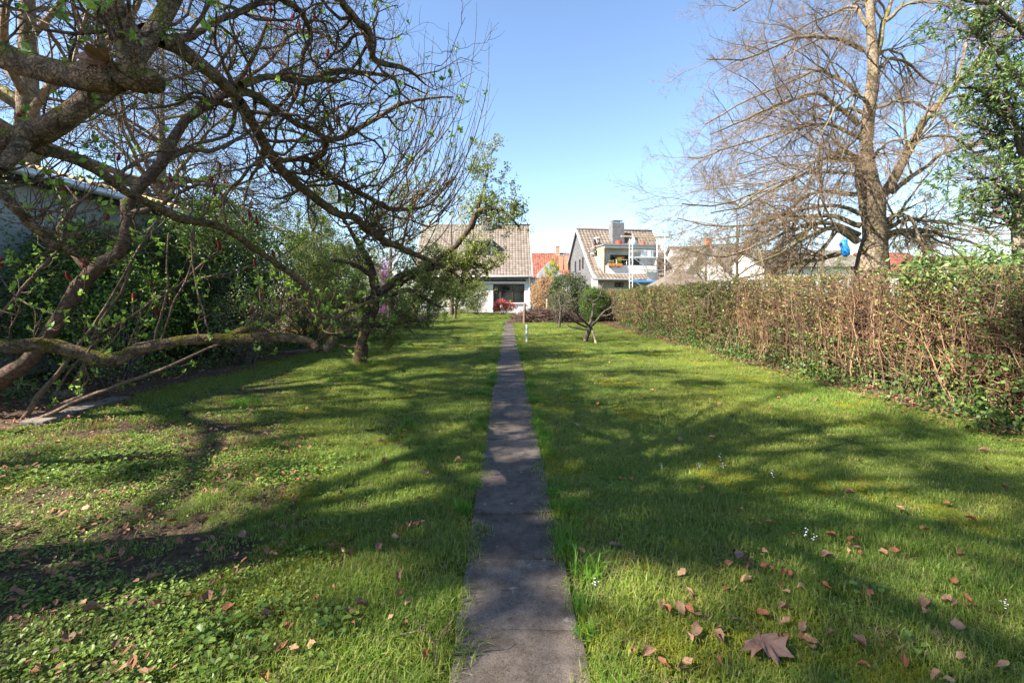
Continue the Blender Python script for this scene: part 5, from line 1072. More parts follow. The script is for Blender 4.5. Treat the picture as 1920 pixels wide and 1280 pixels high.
# second apple tree on the left lawn
Y = 9.6
traced_tree('apple_tree', 'crooked apple tree on the left lawn with mossy bough reaching toward the path', 'tree', (675, 680), [
    [(674, 690, Y, 24), (678, 660, Y, 20), (684, 625, Y, 19), (700, 585, Y, 18), (706, 550, Y, 17), (698, 520, Y, 14), (690, 485, Y, 10), (672, 455, 9.3, 8), (650, 420, 9.0, 6), (630, 390, 8.8, 4)],
    [(706, 550, Y, 15), (735, 530, Y, 12), (765, 510, 9.6, 11), (820, 500, 9.6, 10), (870, 495, 9.7, 9), (905, 500, 9.8, 7), (915, 520, 9.9, 4)],
    [(790, 508, 9.6, 10), (830, 480, 9.5, 9), (860, 460, 9.5, 9), (885, 430, 9.5, 8), (895, 400, 9.5, 8), (915, 393, 9.4, 7), (940, 392, 9.4, 5), (955, 410, 9.4, 4), (975, 425, 9.3, 3)],
    [(740, 540, Y, 9), (770, 520, 9.9, 8), (830, 495, 10.2, 6), (850, 480, 10.4, 5)],
    [(720, 555, Y, 8), (765, 545, 9.4, 7), (800, 560, 9.3, 5), (825, 575, 9.2, 4)],
    [(830, 495, 9.6, 5), (850, 510, 9.5, 5), (870, 525, 9.5, 4), (885, 520, 9.5, 3)],
    [(700, 520, Y, 9), (660, 495, 9.4, 7), (620, 490, 9.3, 5), (585, 500, 9.2, 4)],
    [(690, 610, Y, 9), (730, 605, 9.7, 9), (770, 602, 9.9, 7), (785, 600, 10, 4)],
    [(695, 560, Y, 10), (655, 570, 9.3, 7), (620, 575, 9.1, 5), (600, 560, 9.0, 4)],
    [(675, 460, 9.3, 6), (700, 420, 9.5, 5), (740, 390, 9.7, 4), (790, 360, 9.9, 3)], [(885, 430, 9.5, 5), (900, 380, 9.6, 3), (912, 330, 9.6, 2), (916, 305, 9.6, 1.5)]],
    18, MT['apple_bark_dark'], MT['apple_twig'], MT['olive'],
    {'lev': [dict(n=9, t=(0.1, 1), ang=(40, 95), ln=(0.25, 0.8), K=7, up=0.12, wob=0.3, rr=0.4, tip=0.35, absl=True, rmax=0.02, rmin=0.005), dict(n=7, t=(0.1, 1), ang=(35, 85), ln=(0.12, 0.5), K=6, up=0.15, wob=0.25, rr=0.5, tip=0.4, absl=True, rmin=0.003), dict(n=4, t=(0.2, 1), ang=(30, 80), ln=(0.06, 0.25), K=4, up=0.2, wob=0.2, rr=0.6, absl=True, rmin=0.0025)],
     'nl': 4, 'ls': 0.046, 'leafp': 0.95, 'extra': 5500}, wob=0.02)
SM = {'lev': [dict(n=8, t=(0.15, 1), ang=(35, 80), ln=(0.5, 1.3), K=7, up=0.08, wob=0.2, rr=0.5, absl=True, rmin=0.006), dict(n=7, t=(0.1, 1), ang=(30, 80), ln=(0.25, 0.7), K=5, up=0.1, wob=0.2, rr=0.5, absl=True, rmin=0.004), dict(n=4, t=(0.2, 1), ang=(30, 80), ln=(0.1, 0.35), K=3, up=0.1, wob=0.2, absl=True, rmin=0.003)], 'nl': 4, 'ls': 0.07, 'leafp': 0.6, 'extra': 1200}
rng = np.random.default_rng(112)
Y = 25.5
traced_tree('apple_tree', 'small leafy apple tree with thin straight trunk on the left lawn', 'tree', (803, 605), [[(803, 606, Y, 6), (803, 585, Y, 4.5), (806, 570, Y, 4)], [(806, 572, Y, 4), (795, 555, Y, 3), (770, 535, 25, 2), (745, 525, 24.5, 1.2)], [(806, 572, Y, 4), (815, 545, Y, 3), (820, 515, 25.5, 2), (815, 490, 25.5, 1)], [(806, 572, Y, 4), (825, 552, 26, 3), (850, 540, 26.5, 2), (870, 545, 27, 1.2)], [(806, 570, Y, 3), (790, 540, 26.5, 2), (780, 510, 27, 1.2)]], 10, MT['apple_bark'], MT['grey_twig'], MT['olive'], SM)
rng = np.random.default_rng(113)
Y = 30
traced_tree('apple_tree', 'small leafy apple tree nearer the white house on the left lawn', 'tree', (853, 598.5), [[(853, 599, Y, 5), (854, 585, Y, 4), (855, 575, Y, 3.5)], [(855, 576, Y, 3), (840, 555, Y, 2), (825, 540, 29.5, 1.2)], [(855, 576, Y, 3), (865, 552, Y, 2), (868, 520, 30, 1.2)], [(855, 576, Y, 3), (880, 560, 30.5, 2), (905, 550, 31, 1.2)], [(855, 576, Y, 3), (862, 545, 31, 2), (885, 530, 32, 1)]], 10, MT['apple_bark'], MT['grey_twig'], MT['olive'], SM)
rng = np.random.default_rng(114)
Y = 14.4
def c5(x, y): return (960 + x / 6.4, 500 + y / 6.4)
def cl(pts, Y, r0, r1, dy=0.0):
    n = len(pts); return [(*c5(x, y), Y + dy * i / (n - 1), r0 + (r1 - r0) * i / (n - 1)) for i, (x, y) in enumerate(pts)]
PRUN = {'rs': 0.8, 'lev': [dict(n=6, t=(0.2, 1), ang=(40, 85), ln=(0.12, 0.55), K=6, up=0.1, wob=0.22, rr=0.5, absl=True, rmax=0.012, rmin=0.004), dict(n=3, t=(0.2, 1), ang=(30, 80), ln=(0.06, 0.25), K=4, up=0.15, wob=0.2, absl=True, rmin=0.003)], 'nl': 2, 'ls': 0.014, 'leafp': 0.1, 'extra': 10}
tr, _ = traced_tree('apple_tree', 'hard-pruned bare apple tree with a leaning stake beside its trunk', 'tree', (1098, 643), [
    cl([(880, 925), (890, 850), (925, 760), (940, 710)], Y, 6.0, 4.6), cl([(915, 700), (830, 620), (770, 550), (755, 500)], Y, 3.0, 1.3, -0.7), cl([(900, 725), (790, 680), (720, 640), (670, 580), (580, 590)], Y, 2.6, 1.0, -1.0), cl([(890, 755), (790, 740), (690, 715), (640, 680), (580, 655)], Y, 2.2, 0.9, 0.8),
    cl([(935, 700), (955, 600), (965, 500), (970, 420), (900, 390), (850, 350), (790, 300)], Y, 3.4, 1.2, 0.5), cl([(970, 425), (1030, 385), (1060, 330), (1090, 210)], Y + 0.3, 2.6, 1.6, 0.2), cl([(945, 715), (1010, 650), (1070, 575), (1120, 530), (1180, 490), (1290, 482)], Y, 3.4, 1.2, -0.4), cl([(1175, 492), (1240, 420), (1310, 350)], Y - 0.3, 1.9, 0.9, 0.3), cl([(1080, 590), (1150, 580), (1230, 545)], Y - 0.2, 1.8, 0.8, -0.5), cl([(1230, 490), (1255, 530), (1300, 545), (1360, 540)], Y - 0.4, 1.6, 0.7)],
    14, MT['grey_twig'], MT['grey_twig'], MT['olive'], PRUN)
st = thing('tree_stake', 'slanting wooden stake propped against the pruned apple tree', 'stake', (*G(*c5(1012, 925)), 0)); b0 = np.array(st.location); rods('stake_pole', st, [((0, 0, -0.03), tuple(W(*c5(955, 735), Y) - b0), 0.032)], MT['pale_post'])
rng = np.random.default_rng(115)
Y = 21.2
traced_tree('apple_tree', 'slim bare apple tree standing before the round conifer', 'tree', (1048, 614.5), [cl([(565, 735), (578, 640), (590, 500), (588, 470)], Y, 3.6, 2.6), cl([(590, 480), (530, 430), (480, 390), (405, 360)], Y, 2.2, 0.9), cl([(590, 480), (660, 440), (740, 390), (800, 380)], Y, 2.2, 0.9), cl([(585, 520), (640, 470), (740, 460)], Y, 1.6, 0.6, -0.8), cl([(588, 480), (560, 400), (600, 330)], Y, 1.6, 0.7, 0.6)], 10, MT['grey_twig'], MT['grey_twig'], MT['olive'], {'lev': [dict(n=7, t=(0.2, 1), ang=(35, 80), ln=(0.2, 0.9), K=6, up=0.12, wob=0.2, rr=0.5, absl=True, rmin=0.005), dict(n=5, t=(0.2, 1), ang=(30, 80), ln=(0.1, 0.5), K=4, up=0.15, wob=0.2, absl=True, rmin=0.004)], 'nl': 3, 'ls': 0.035, 'leafp': 0.35, 'extra': 60})

def lime():
    Y = 13.0; base = np.array([(1632 - CX) / F * Y, Y, 0])
    t = thing('lime_tree', 'tall bare lime tree with thick trunk and arching boughs behind the hedge', 'tree', base)
    def ln(pts, r0, r1, dy): n = len(pts); return [(x, y, Y + dy * (i / (n - 1)) ** 1.2, r0 + (r1 - r0) * (i / (n - 1)) ** 0.7) for i, (x, y) in enumerate(pts)]
    L = [[(1632, 650, Y, 62), (1632, 560, Y, 54), (1632, 510, Y, 48), (1638, 470, Y, 40), (1638, 430, Y, 34), (1634, 390, Y, 33), (1632, 350, Y, 27), (1624, 290, Y, 20), (1626, 230, Y, 17), (1632, 170, Y, 16), (1640, 110, Y, 14), (1632, 50, Y, 12), (1628, 0, Y, 10), (1620, -120, Y, 8), (1632, -260, Y, 4)],
         ln([(1655, 365), (1690, 310), (1730, 235), (1775, 175), (1830, 130), (1900, 60), (1960, -60)], 17, 4, -1.0), ln([(1640, 110), (1655, 50), (1668, 5), (1680, -80), (1700, -200)], 10, 3, 0.8),
         ln([(1617, 380), (1606, 340), (1606, 300), (1590, 283), (1572, 287), (1545, 310), (1500, 330), (1440, 350), (1380, 390)], 12, 2.5, -1.5)]
    for pts, r0, dy in (([(1607, 452), (1570, 431), (1530, 434), (1483, 463), (1430, 490), (1375, 520)], 12, -2.0), ([(1614, 423), (1567, 405), (1505, 405), (1439, 430), (1395, 456), (1310, 465)], 10, 1.5), ([(1607, 365), (1563, 358), (1519, 365), (1468, 398), (1402, 438), (1330, 452)], 8, 2.5),
                        ([(1607, 300), (1565, 295), (1520, 310), (1460, 350), (1400, 385), (1330, 400)], 7, -2.8), ([(1610, 234), (1567, 193), (1530, 175), (1490, 186), (1454, 197), (1402, 219), (1330, 250)], 9, -1.0), ([(1614, 179), (1570, 146), (1530, 135), (1483, 157), (1400, 190), (1320, 235)], 8, 1.2),
                        ([(1625, 215), (1580, 205), (1520, 230), (1450, 265), (1380, 300)], 6, 2.5), ([(1621, 95), (1570, 69), (1519, 69), (1475, 80), (1402, 106), (1325, 115)], 8, -0.8), ([(1625, 50), (1600, 12), (1550, 30), (1470, 70), (1400, 90)], 6, 1.5), ([(1625, 0), (1590, -50), (1530, -60), (1450, -20), (1380, 20)], 6, -1.0), ([(1622, -80), (1580, -130), (1510, -140), (1430, -90)], 5, 0.5),
                        ([(1672, 361), (1731, 314), (1775, 285), (1850, 270), (1900, 290)], 9, 1.0), ([(1650, 427), (1680, 405), (1705, 409), (1731, 456), (1745, 490)], 11, -1.5), ([(1647, 438), (1694, 412), (1767, 416), (1840, 434), (1895, 463)], 9, -0.6), ([(1650, 450), (1690, 435), (1730, 440), (1770, 455), (1820, 490)], 8, 1.5), ([(1694, 285), (1731, 259), (1778, 259), (1840, 290), (1890, 330)], 7, 1.4),
                        ([(1640, 201), (1687, 190), (1731, 197), (1786, 234), (1830, 270)], 6, -1.6), ([(1645, 128), (1676, 109), (1709, 124), (1738, 153), (1790, 170)], 7, 1.5), ([(1660, 40), (1700, 7), (1767, 7), (1840, 33), (1900, 70)], 7, -1.5), ([(1672, -20), (1730, -60), (1800, -40), (1870, 10)], 6, 1.2),
                        ([(1590, 470), (1540, 485), (1490, 495), (1440, 510), (1375, 522)], 9, 0.8), ([(1610, 440), (1560, 418), (1500, 425), (1430, 455), (1360, 480), (1290, 470)], 9, -1.2), ([(1612, 400), (1560, 385), (1490, 395), (1420, 420), (1340, 425), (1270, 410)], 8, 0.4), ([(1612, 330), (1560, 320), (1500, 330), (1430, 360), (1350, 385), (1280, 385)], 7, -1.8), ([(1615, 260), (1560, 235), (1490, 240), (1410, 265), (1330, 290), (1290, 300)], 7, 0.6), ([(1655, 440), (1720, 430), (1790, 445), (1850, 470), (1900, 500)], 8, 0.5), ([(1630, 300), (1650, 280), (1690, 262), (1720, 290)], 6, -3.5), ([(1625, 190), (1600, 180), (1570, 200), (1545, 250)], 6, -3.8), ([(1632, 120), (1660, 95), (1690, 110), (1720, 160)], 6, 3.8), ([(1628, 40), (1620, 0), (1600, 10), (1570, 60)], 5, 3.5), ([(1635, 330), (1615, 310), (1580, 330), (1550, 390)], 6, 3.6)):
        L.append(ln(pts, r0, 2.0, dy))
    P, Rd = traced(L, 20, 0.03); tr, li, tw = Acc(), Acc(), Acc()
    Rd = 0.58 * Rd * (1 + 0.05 * rng.standard_normal(Rd.shape)); Rd = np.minimum(Rd, Rd[:, :1] * 1.05)
    tubes(tr, P[:1], Rd[:1], 18, True, 0.02); tubes(li, P[1:], Rd[1:], 8, False, 0.03)
    P1, R1 = grow(P[1:], Rd[1:], 13, (0.15, 1), (25, 70), (0.30, 0.66), 9, -0.03, 0.13, 0.5, 0.3, rmin=0.006, rmax=0.035); tubes(li, P1, R1, 5)
    P2, R2 = grow(P1, R1, 12, (0.12, 1), (25, 60), (0.32, 0.66), 7, -0.03, 0.14, 0.5, 0.35, rmin=0.0042); tubes(tw, P2, R2, 3)
    P3, R3 = grow(P2, R2, 6, (0.15, 1), (25, 60), (0.3, 0.75), 4, 0.02, 0.15, 0.6, 0.5, rmin=0.0032); tubes(tw, P3, R3, 3)
    for a in (tr, li, tw): rel(a, base)
    finish_tree(t, [('trunk', tr, MT['lime_bark'], True), ('bough', li, MT['lime_bark'], True), ('twig_crown', tw, MT['lime_twig'], True)])
    for c in t.children:
        if not c.name.startswith('trunk'): c['kind'] = 'stuff'
    # blue bag caught on the bough, dark timber board below it
    b = thing('plastic_bag', 'bright blue plastic bag hung on the lime tree beside the trunk', 'bag', W(1584, 481, 12.25)); a = Acc()
    tubes(a, np.array([[0, 0, 0], [0.01, 0, 0.05], [0, 0, 0.2], [-0.02, 0, 0.35], [0, 0, 0.45]]), np.array([0.04, 0.09, 0.10, 0.08, 0.05]), 10, True, 0.2); obj('bag_body', a.mesh('bag_body', MT['blueplastic'], True), b)
    a = Acc(); an = np.linspace(0, np.pi, 8); tubes(a, np.stack([0.05 * np.cos(an), 0 * an, 0.44 + 0.1 * np.sin(an)], -1), np.full(8, 0.012), 5); obj('handle', a.mesh('handle', MT['blueplastic'], True), b)
    b = thing('tree_fence', 'dark timber frame leaning on the lime trunk below the blue bag', 'frame', (9.5, 12.5, 0))
    for k, (x, tlt) in enumerate(((0, 0.10), (0.16, 0.05), (0.30, 0.12))): rods('timber_pole', b, [((x, 0, 0), (x + tlt, 0.15, 2.25 - 0.15 * k), 0.05)], MT['post'])
    rods('cross_bar', b, [((-0.03, 0.06, 1.5), (0.45, 0.06, 1.6), 0.035)], MT['post'])
rng = np.random.default_rng(116)
lime()

def bare_tree(name, label, cat, loc, H, r, nb, crown, bark, twig, leafm=None, up=0.0, lev3=6, tophead=0.35, wild=0.12, leafn=0, ls=0.04, group=None, dens=(8, 9), clump=0, tk=1.0):
    t = thing(name, label, cat, loc, group=group); K = 14
    z = np.linspace(0, H, K); p = np.stack([np.cumsum(rng.normal(0, 0.02 * H / K, K)), np.cumsum(rng.normal(0, 0.02 * H / K, K)), z], -1); p[0] = 0; p[0, 2] = -0.05
    P0, R0 = p[None], (r * np.linspace(1.15, 0.12, K) ** (1.0 if tk == 1 else 1.5))[None]; tr, li, tw, lf = Acc(), Acc(), Acc(), Acc(); tubes(tr, P0, R0, 12, True, 0.03)
    P1, R1 = grow(P0, R0, nb, (tophead, 0.97), (40, 80), (crown[0], crown[1]), 12, up, wild, 0.5, 0.15, absl=True); tubes(li, P1, R1, 6)
    P2, R2 = grow(P1, R1, dens[0], (0.2, 1), (25, 65), (0.3, 0.6), 8, up * 0.7, wild, 0.5, 0.25, rmin=0.006); tubes(li, P2, R2, 4)
    P3, R3 = grow(P2, R2, dens[1], (0.15, 1), (25, 65), (0.3, 0.65), 5, up * 0.5, wild, 0.5, 0.35, rmin=0.0035 * tk); tubes(tw, P3, R3, 3)
    last = P3
    if lev3: P4, R4 = grow(P3, R3, lev3, (0.15, 1), (25, 65), (0.3, 0.7), 3, up * 0.5, wild, 0.55, 0.5, rmin=0.0026 * tk); tubes(tw, P4, R4, 3); last = P4
    if leafm:
        c = pts_on(last, leafn, 0.3)
        if clump:
            cc = pts_on(P2, clump, 0.1); cr = rng.uniform(0.12, 0.45, clump); k = rng.integers(0, clump, leafn); c = cc[k] + np.clip(rng.standard_normal((leafn, 3)), -1.6, 1.6) * (cr[k] * 0.6)[:, None] * np.array([1.15, 1.15, 0.7])
        c = c + rng.normal(0, ls * 0.7, c.shape); leafs(lf, c, rng.uniform(0.6, 1.35, len(c)) * ls, np.array([0, 0, 0.3]), 1.0, 0.55, 0.15)
    finish_tree(t, [('trunk', tr, bark, True), ('bough', li, bark, True), ('twig_crown', tw, twig, True), ('foliage', lf, leafm, False)])
    for c in t.children:
        if not c.name.startswith('trunk'): c['kind'] = 'stuff'
    return t
rng = np.random.default_rng(117)
# large bare trees beyond the shed, and their neighbours left of the garden that shade the lawn
big = bare_tree('bare_tree', 'large bare tree rising behind the shed with fine hanging twigs', 'tree', (-11.6, 11.0, 0), 15, 0.34, 26, (5.0, 9.0), MT['lime_bark'], MT['grey_twig'], up=-0.035, lev3=7, tophead=0.22, dens=(10, 10), tk=1.6)
copy_tree(big, (-14.5, 19, 0), 2.1, 0.95, 'large bare tree beyond the dark evergreens left of the white house')
rng = np.random.default_rng(118)  # trees inferred from lawn shadows; their leaf clumps are added to shape the dapples
shade = bare_tree('shade_clump_tree', 'unseen tree left of the slab path start with leaf clumps shaped for lawn shade', 'tree', (-9.0, -1.2, 0), 12.5, 0.34, 26, (3.0, 6.0), MT['lime_bark'], MT['grey_twig'], leafm=MT['ivy'], up=-0.01, lev3=3, tophead=0.40, leafn=16000, ls=0.10, dens=(9, 8), clump=135)
copy_tree(shade, (-11.4, 2.9, 0), 4.1, 1.0, 'tree behind the near end of the shed with leaf clumps shaped for lawn shade')
rng = np.random.default_rng(119)
# spring trees between the gardens and the houses
sp = dict(bark=MT['grey_twig'], twig=MT['grey_twig'])
bare_tree('spring_tree', 'pale green tree coming into leaf behind the left lawn apple trees', 'tree', (-8.5, 33, 0), 8.0, 0.2, 16, (2.0, 3.8), leafm=MT['olive_pale'], up=0.06, lev3=3, tophead=0.12, leafn=9000, ls=0.09, dens=(8, 8), **sp)
bare_tree('spring_tree', 'whitish blossoming tree beside the white house chimney', 'tree', (-4.6, 37, 0), 8.2, 0.2, 16, (1.8, 3.2), leafm=MT['blossom'], up=0.10, lev3=3, tophead=0.15, leafn=8000, ls=0.08, dens=(8, 8), **sp)
bare_tree('spring_tree', 'olive green tree at the end of the orange tulip bed', 'tree', (-7.2, 17, 0), 4.6, 0.12, 16, (1.3, 2.3), leafm=MT['olive'], up=0.06, lev3=3, tophead=0.08, leafn=15000, ls=0.055, dens=(8, 8), **sp)
bare_tree('spring_tree', 'yellow green shrub tree above the dark evergreens', 'tree', (-8.2, 20, 0), 5.6, 0.13, 14, (1.2, 2.2), leafm=MT['yellowleaf'], up=0.06, lev3=3, tophead=0.2, leafn=9000, ls=0.06, dens=(8, 7), **sp)
bare_tree('spring_tree', 'bright yellow green tree in front of the red tiled house', 'tree', (5.6, 56, 0), 4.8, 0.12, 14, (1.0, 1.9), leafm=MT['yellowleaf'], up=0.15, lev3=2, tophead=0.3, leafn=3500, ls=0.13, dens=(6, 6), **sp)
bare_tree('bare_tree', 'slim bare tree with upright twigs behind the hedge by the pavilion', 'tree', (9.3, 18.5, 0), 5.2, 0.09, 18, (1.2, 2.6), leafm=MT['olive'], up=0.10, lev3=4, tophead=0.25, leafn=600, ls=0.05, dens=(6, 6), **sp)
bare_tree('pale_shrub', 'young tree with pale forked stems beyond the hedge by the pavilion', 'tree', (7.4, 19.5, 0), 3.6, 0.05, 9, (0.7, 1.5), MT['pale_bark'], MT['pale_bark'], leafm=MT['olive_pale'], up=0.2, lev3=2, tophead=0.35, leafn=250, ls=0.05, dens=(5, 5))
bare_tree('spring_tree', 'hazy pale green shrub tree below the lime boughs', 'tree', (13.6, 24, 0), 4.4, 0.1, 18, (1.2, 2.6), leafm=MT['olive_pale'], up=0.05, lev3=3, tophead=0.06, leafn=9000, ls=0.06, dens=(7, 8), **sp)
bare_tree('spring_tree', 'greyish budding shrub tree screening the white gable house', 'tree', (12.6, 29, 0), 4.6, 0.1, 20, (1.4, 2.8), leafm=MT['olive_pale'], up=0.04, lev3=3, tophead=0.06, leafn=6000, ls=0.06, dens=(7, 8), **sp)
bare_tree('spring_tree', 'greyish budding shrub tree screening the long grey-roofed house', 'tree', (18.6, 27, 0), 4.8, 0.1, 20, (1.4, 2.8), leafm=MT['olive_pale'], up=0.04, lev3=3, tophead=0.06, leafn=7000, ls=0.06, dens=(7, 8), **sp)
bare_tree('spring_tree', 'light green tree right of the lime trunk', 'tree', (17.0, 18.5, 0), 5.2, 0.1, 18, (1.1, 2.3), leafm=MT['olive_pale'], up=0.10, lev3=3, tophead=0.06, leafn=8000, ls=0.06, dens=(7, 8), **sp)

def evergreen():
    Y = 8.6; base = np.array([(1912 - CX) / F * Y, Y, 0]); t = thing('evergreen_tree', 'glossy leaved evergreen tree with pale trunk beyond the hedge end', 'tree', base)
    L = [[(1912, 700, Y, 13), (1910, 560, Y, 11), (1908, 470, Y, 10), (1912, 380, Y, 9), (1925, 280, Y, 7), (1940, 150, Y, 6), (1950, 0, Y, 4)]]
    for pts, dy in (([(1912, 380), (1880, 350), (1850, 330), (1815, 335)], -0.6), ([(1915, 330), (1890, 280), (1860, 250), (1830, 230)], 0.5), ([(1925, 270), (1880, 200), (1840, 170), (1800, 165)], -0.5), ([(1935, 190), (1890, 120), (1850, 80), (1800, 60)], 0.4), ([(1945, 90), (1900, 40), (1860, 10), (1800, 0)], -0.4), ([(1908, 440), (1880, 400), (1860, 370), (1840, 370)], 0.6), ([(1930, 250), (1980, 180), (2020, 120)], 0), ([(1915, 350), (1960, 300), (2010, 270)], -0.5), ([(1920, 300), (1900, 230), (1885, 160), (1870, 120)], -0.8), ([(1912, 400), (1930, 370), (1960, 380)], -0.7)):
        L.append([(x, y, Y + dy * i / 3, 5 - i) for i, (x, y) in enumerate(pts)])
    P, Rd = traced(L, 14, 0.02); tr, li, lf = Acc(), Acc(), Acc(); tubes(tr, P[:1], Rd[:1], 10, True, 0.03); tubes(li, P[1:], Rd[1:], 6)
    P1, R1 = grow(P[1:], Rd[1:], 22, (0.1, 1), (30, 80), (0.3, 0.85), 6, 0.05, 0.2, 0.5, 0.4, absl=True, rmin=0.006); tubes(li, P1, R1, 4)
    P2, R2 = grow(P1, R1, 6, (0.25, 1), (30, 70), (0.12, 0.40), 4, 0.05, 0.2, absl=True, rmin=0.004); tubes(li, P2, R2, 3)
    for p, nn in ((P2, 9), (P1, 8)):
        d = np.repeat(unit(p[:, -1] - p[:, -2]), nn, 0); c = np.repeat(tips(p), nn, 0) - d * rng.uniform(0, 0.06, (len(d), 1)); leafs(lf, c, rng.uniform(0.06, 0.12, len(c)), d * 0.9, 0.75, 0.30, 0.2)
    for a in (tr, li, lf): rel(a, base)
    finish_tree(t, [('trunk', tr, MT['pale_bark'], True), ('bough', li, MT['grey_twig'], True), ('foliage', lf, MT['laurel'], False)])
    for c in t.children:
        if not c.name.startswith('trunk'): c['kind'] = 'stuff'
rng = np.random.default_rng(120)
evergreen()

# ------------------------------------------------------------------ shrubs and hedges
def shrub(name, label, cat, loc, rad, nclump, nleaf, cl, ls, leafm, zc=None, bark=None, nstem=14, wid=0.5, shell=0.5, direction=(0, 0, 0.3), cone=False, cut=None):
    t = thing(name, label, cat, loc); zc = rad[2] if zc is None else zc
    p = cloud((0, 0, zc), rad, nclump, nleaf, cl, shell)
    if cut is not None: p = p[(p[:, 2] < cut)]
    a = Acc(); leafs(a, p, rng.uniform(0.6, 1.3, len(p)) * ls, np.asarray(direction), 1.0, wid, 0.18)
    o = obj('foliage', a.mesh('foliage', leafm), t); o['kind'] = 'stuff'
    s = Acc(); e = p[rng.integers(0, len(p), nstem)]; b = np.stack([rng.normal(0, rad[0] * 0.12, nstem), rng.normal(0, rad[1] * 0.12, nstem), np.full(nstem, -0.03)], -1)
    P = np.stack([b, b * 0.6 + e * 0.3 + [0, 0, 0.1], e * 0.65, e * 0.95], 1); tubes(s, P, np.tile([[0.03, 0.024, 0.015, 0.006]], (nstem, 1)) * max(0.5, rad[2] / 2), 5)
    o = obj('stem', s.mesh('stem', bark or MT['grey_twig'], True), t); o['kind'] = 'stuff'
    return t
rng = np.random.default_rng(121)
shrub('holly_bush', 'big dark glossy holly behind the sumac stems', 'shrub', (-6.7, 10.4, 0), (1.3, 1.6, 1.75), 800, 40, 0.12, 0.075, MT['holly'], 1.75)
shrub('holly_bush', 'dark glossy holly against the shed wall', 'shrub', (-7.4, 8.2, 0), (0.70, 1.5, 1.35), 620, 36, 0.12, 0.07, MT['holly'], 1.45)
shrub('ivy_bush', 'ivy covered shrub spilling over the far shed roof end', 'shrub', (-7.9, 12.6, 0), (1.2, 1.7, 2.05), 620, 36, 0.14, 0.075, MT['ivy'], 1.9)
shrub('holly_bush', 'pale glossy young holly by the near shed wall', 'shrub', (-7.3, 6.4, 0), (0.6, 0.9, 1.0), 200, 26, 0.12, 0.05, MT['laurel'], 1.3)
shrub('evergreen_shrub', 'dark evergreen shrub behind the crooked apple trunk', 'shrub', (-4.9, 15.5, 0), (1.5, 1.3, 1.0), 420, 34, 0.13, 0.06, MT['holly'], 0.85)
shrub('olive_shrub', 'rounded olive green shrub beside the orange tulips', 'shrub', (-5.6, 13.3, 0), (1.05, 1.0, 1.75), 560, 34, 0.12, 0.05, MT['olive'], 1.9)
shrub('olive_shrub', 'tall loose green shrub between holly and olive shrub', 'shrub', (-6.9, 15.2, 0), (1.1, 1.2, 1.9), 480, 32, 0.14, 0.055, MT['olive'], 2.0)
bare_tree('redbud_tree', 'small magenta blossoming tree behind the crooked apple trunk', 'tree', (-3.35, 12.8, 0), 2.3, 0.04, 12, (0.4, 0.95), MT['grey_twig'], MT['grey_twig'], leafm=MT['purple'], up=0.12, lev3=0, tophead=0.2, leafn=2600, ls=0.032, dens=(6, 6))
shrub('evergreen_shrub', 'low dark shrub at the far edge of the left lawn', 'shrub', (-4.4, 20.5, 0), (1.5, 1.2, 0.8), 380, 30, 0.13, 0.07, MT['conifer'], 0.7)
shrub('olive_shrub', 'green shrub hiding the corner of the white house', 'shrub', (-4.6, 40.5, 0), (2.4, 1.2, 1.7), 420, 30, 0.18, 0.10, MT['olive'], 1.5)
shrub('olive_shrub', 'bushy green shrub left of the white house terrace', 'shrub', (-2.6, 38.0, 0), (0.9, 0.9, 1.5), 220, 28, 0.16, 0.09, MT['olive'], 1.5)
shrub('olive_shrub', 'tall green shrub mass at the left garden boundary', 'shrub', (-9.5, 24, 0), (2.4, 2.4, 2.6), 600, 30, 0.2, 0.09, MT['olive'], 2.4)
shrub('olive_shrub', 'broad green shrub at the far left corner of the lawn', 'shrub', (-8.5, 30, 0), (2.6, 2.0, 1.8), 500, 30, 0.2, 0.09, MT['olive_pale'], 1.6)
shrub('maple_bush', 'small round red leaved maple by the living room window', 'shrub', (-0.35, 39.5, 0), (1.05, 0.6, 0.42), 200, 24, 0.08, 0.09, MT['acer'], 0.74)
shrub('conifer_hedge', 'rounded dark conifer hedge block behind the slim apple tree', 'hedge', (3.65, 27.4, 0), (1.25, 0.95, 1.32), 1200, 26, 0.08, 0.085, MT['conifer'], 1.28, shell=0.8)
shrub('beech_hedge', 'tall dry beech hedge beside the rounded conifer', 'hedge', (2.55, 29.8, 0), (0.85, 1.2, 1.40), 800, 26, 0.10, 0.085, MT['beech'], 1.38, shell=0.75)
shrub('box_bush', 'bright green clipped bush beside the rounded conifer', 'shrub', (4.95, 26.0, 0), (0.75, 0.5, 1.0), 620, 26, 0.09, 0.07, MT['box'], 1.0, shell=0.7)
shrub('willow_bush', 'loose pale green shrub in front of the rounded conifer', 'shrub', (2.75, 25.2, 0), (0.8, 0.5, 0.70), 60, 18, 0.13, 0.045, MT['olive_pale'], 1.25, nstem=34)
shrub('laurel_bush', 'fresh green laurel growing over the hedge top below the evergreen', 'shrub', (6.2, 5.9, 0), (0.95, 0.8, 0.26), 150, 22, 0.10, 0.075, MT['laurel'], 1.62, nstem=16)
shrub('elder_bush', 'bright young elder leafing out between the sumac stems', 'shrub', (-5.9, 6.9, 0), (0.75, 0.9, 0.95), 150, 14, 0.12, 0.05, MT['spring'], 1.1, nstem=30)
shrub('elder_bush', 'pale green leafy shrub in front of the dark holly', 'shrub', (-5.3, 9.2, 0), (0.6, 0.8, 0.7), 150, 16, 0.12, 0.042, MT['olive_pale'], 0.85, nstem=26)
shrub('privet_bush', 'loose green privet climbing the near end of the shed wall', 'shrub', (-7.2, 5.3, 0), (0.5, 1.3, 1.3), 260, 20, 0.15, 0.045, MT['laurel'], 2.1, nstem=26)
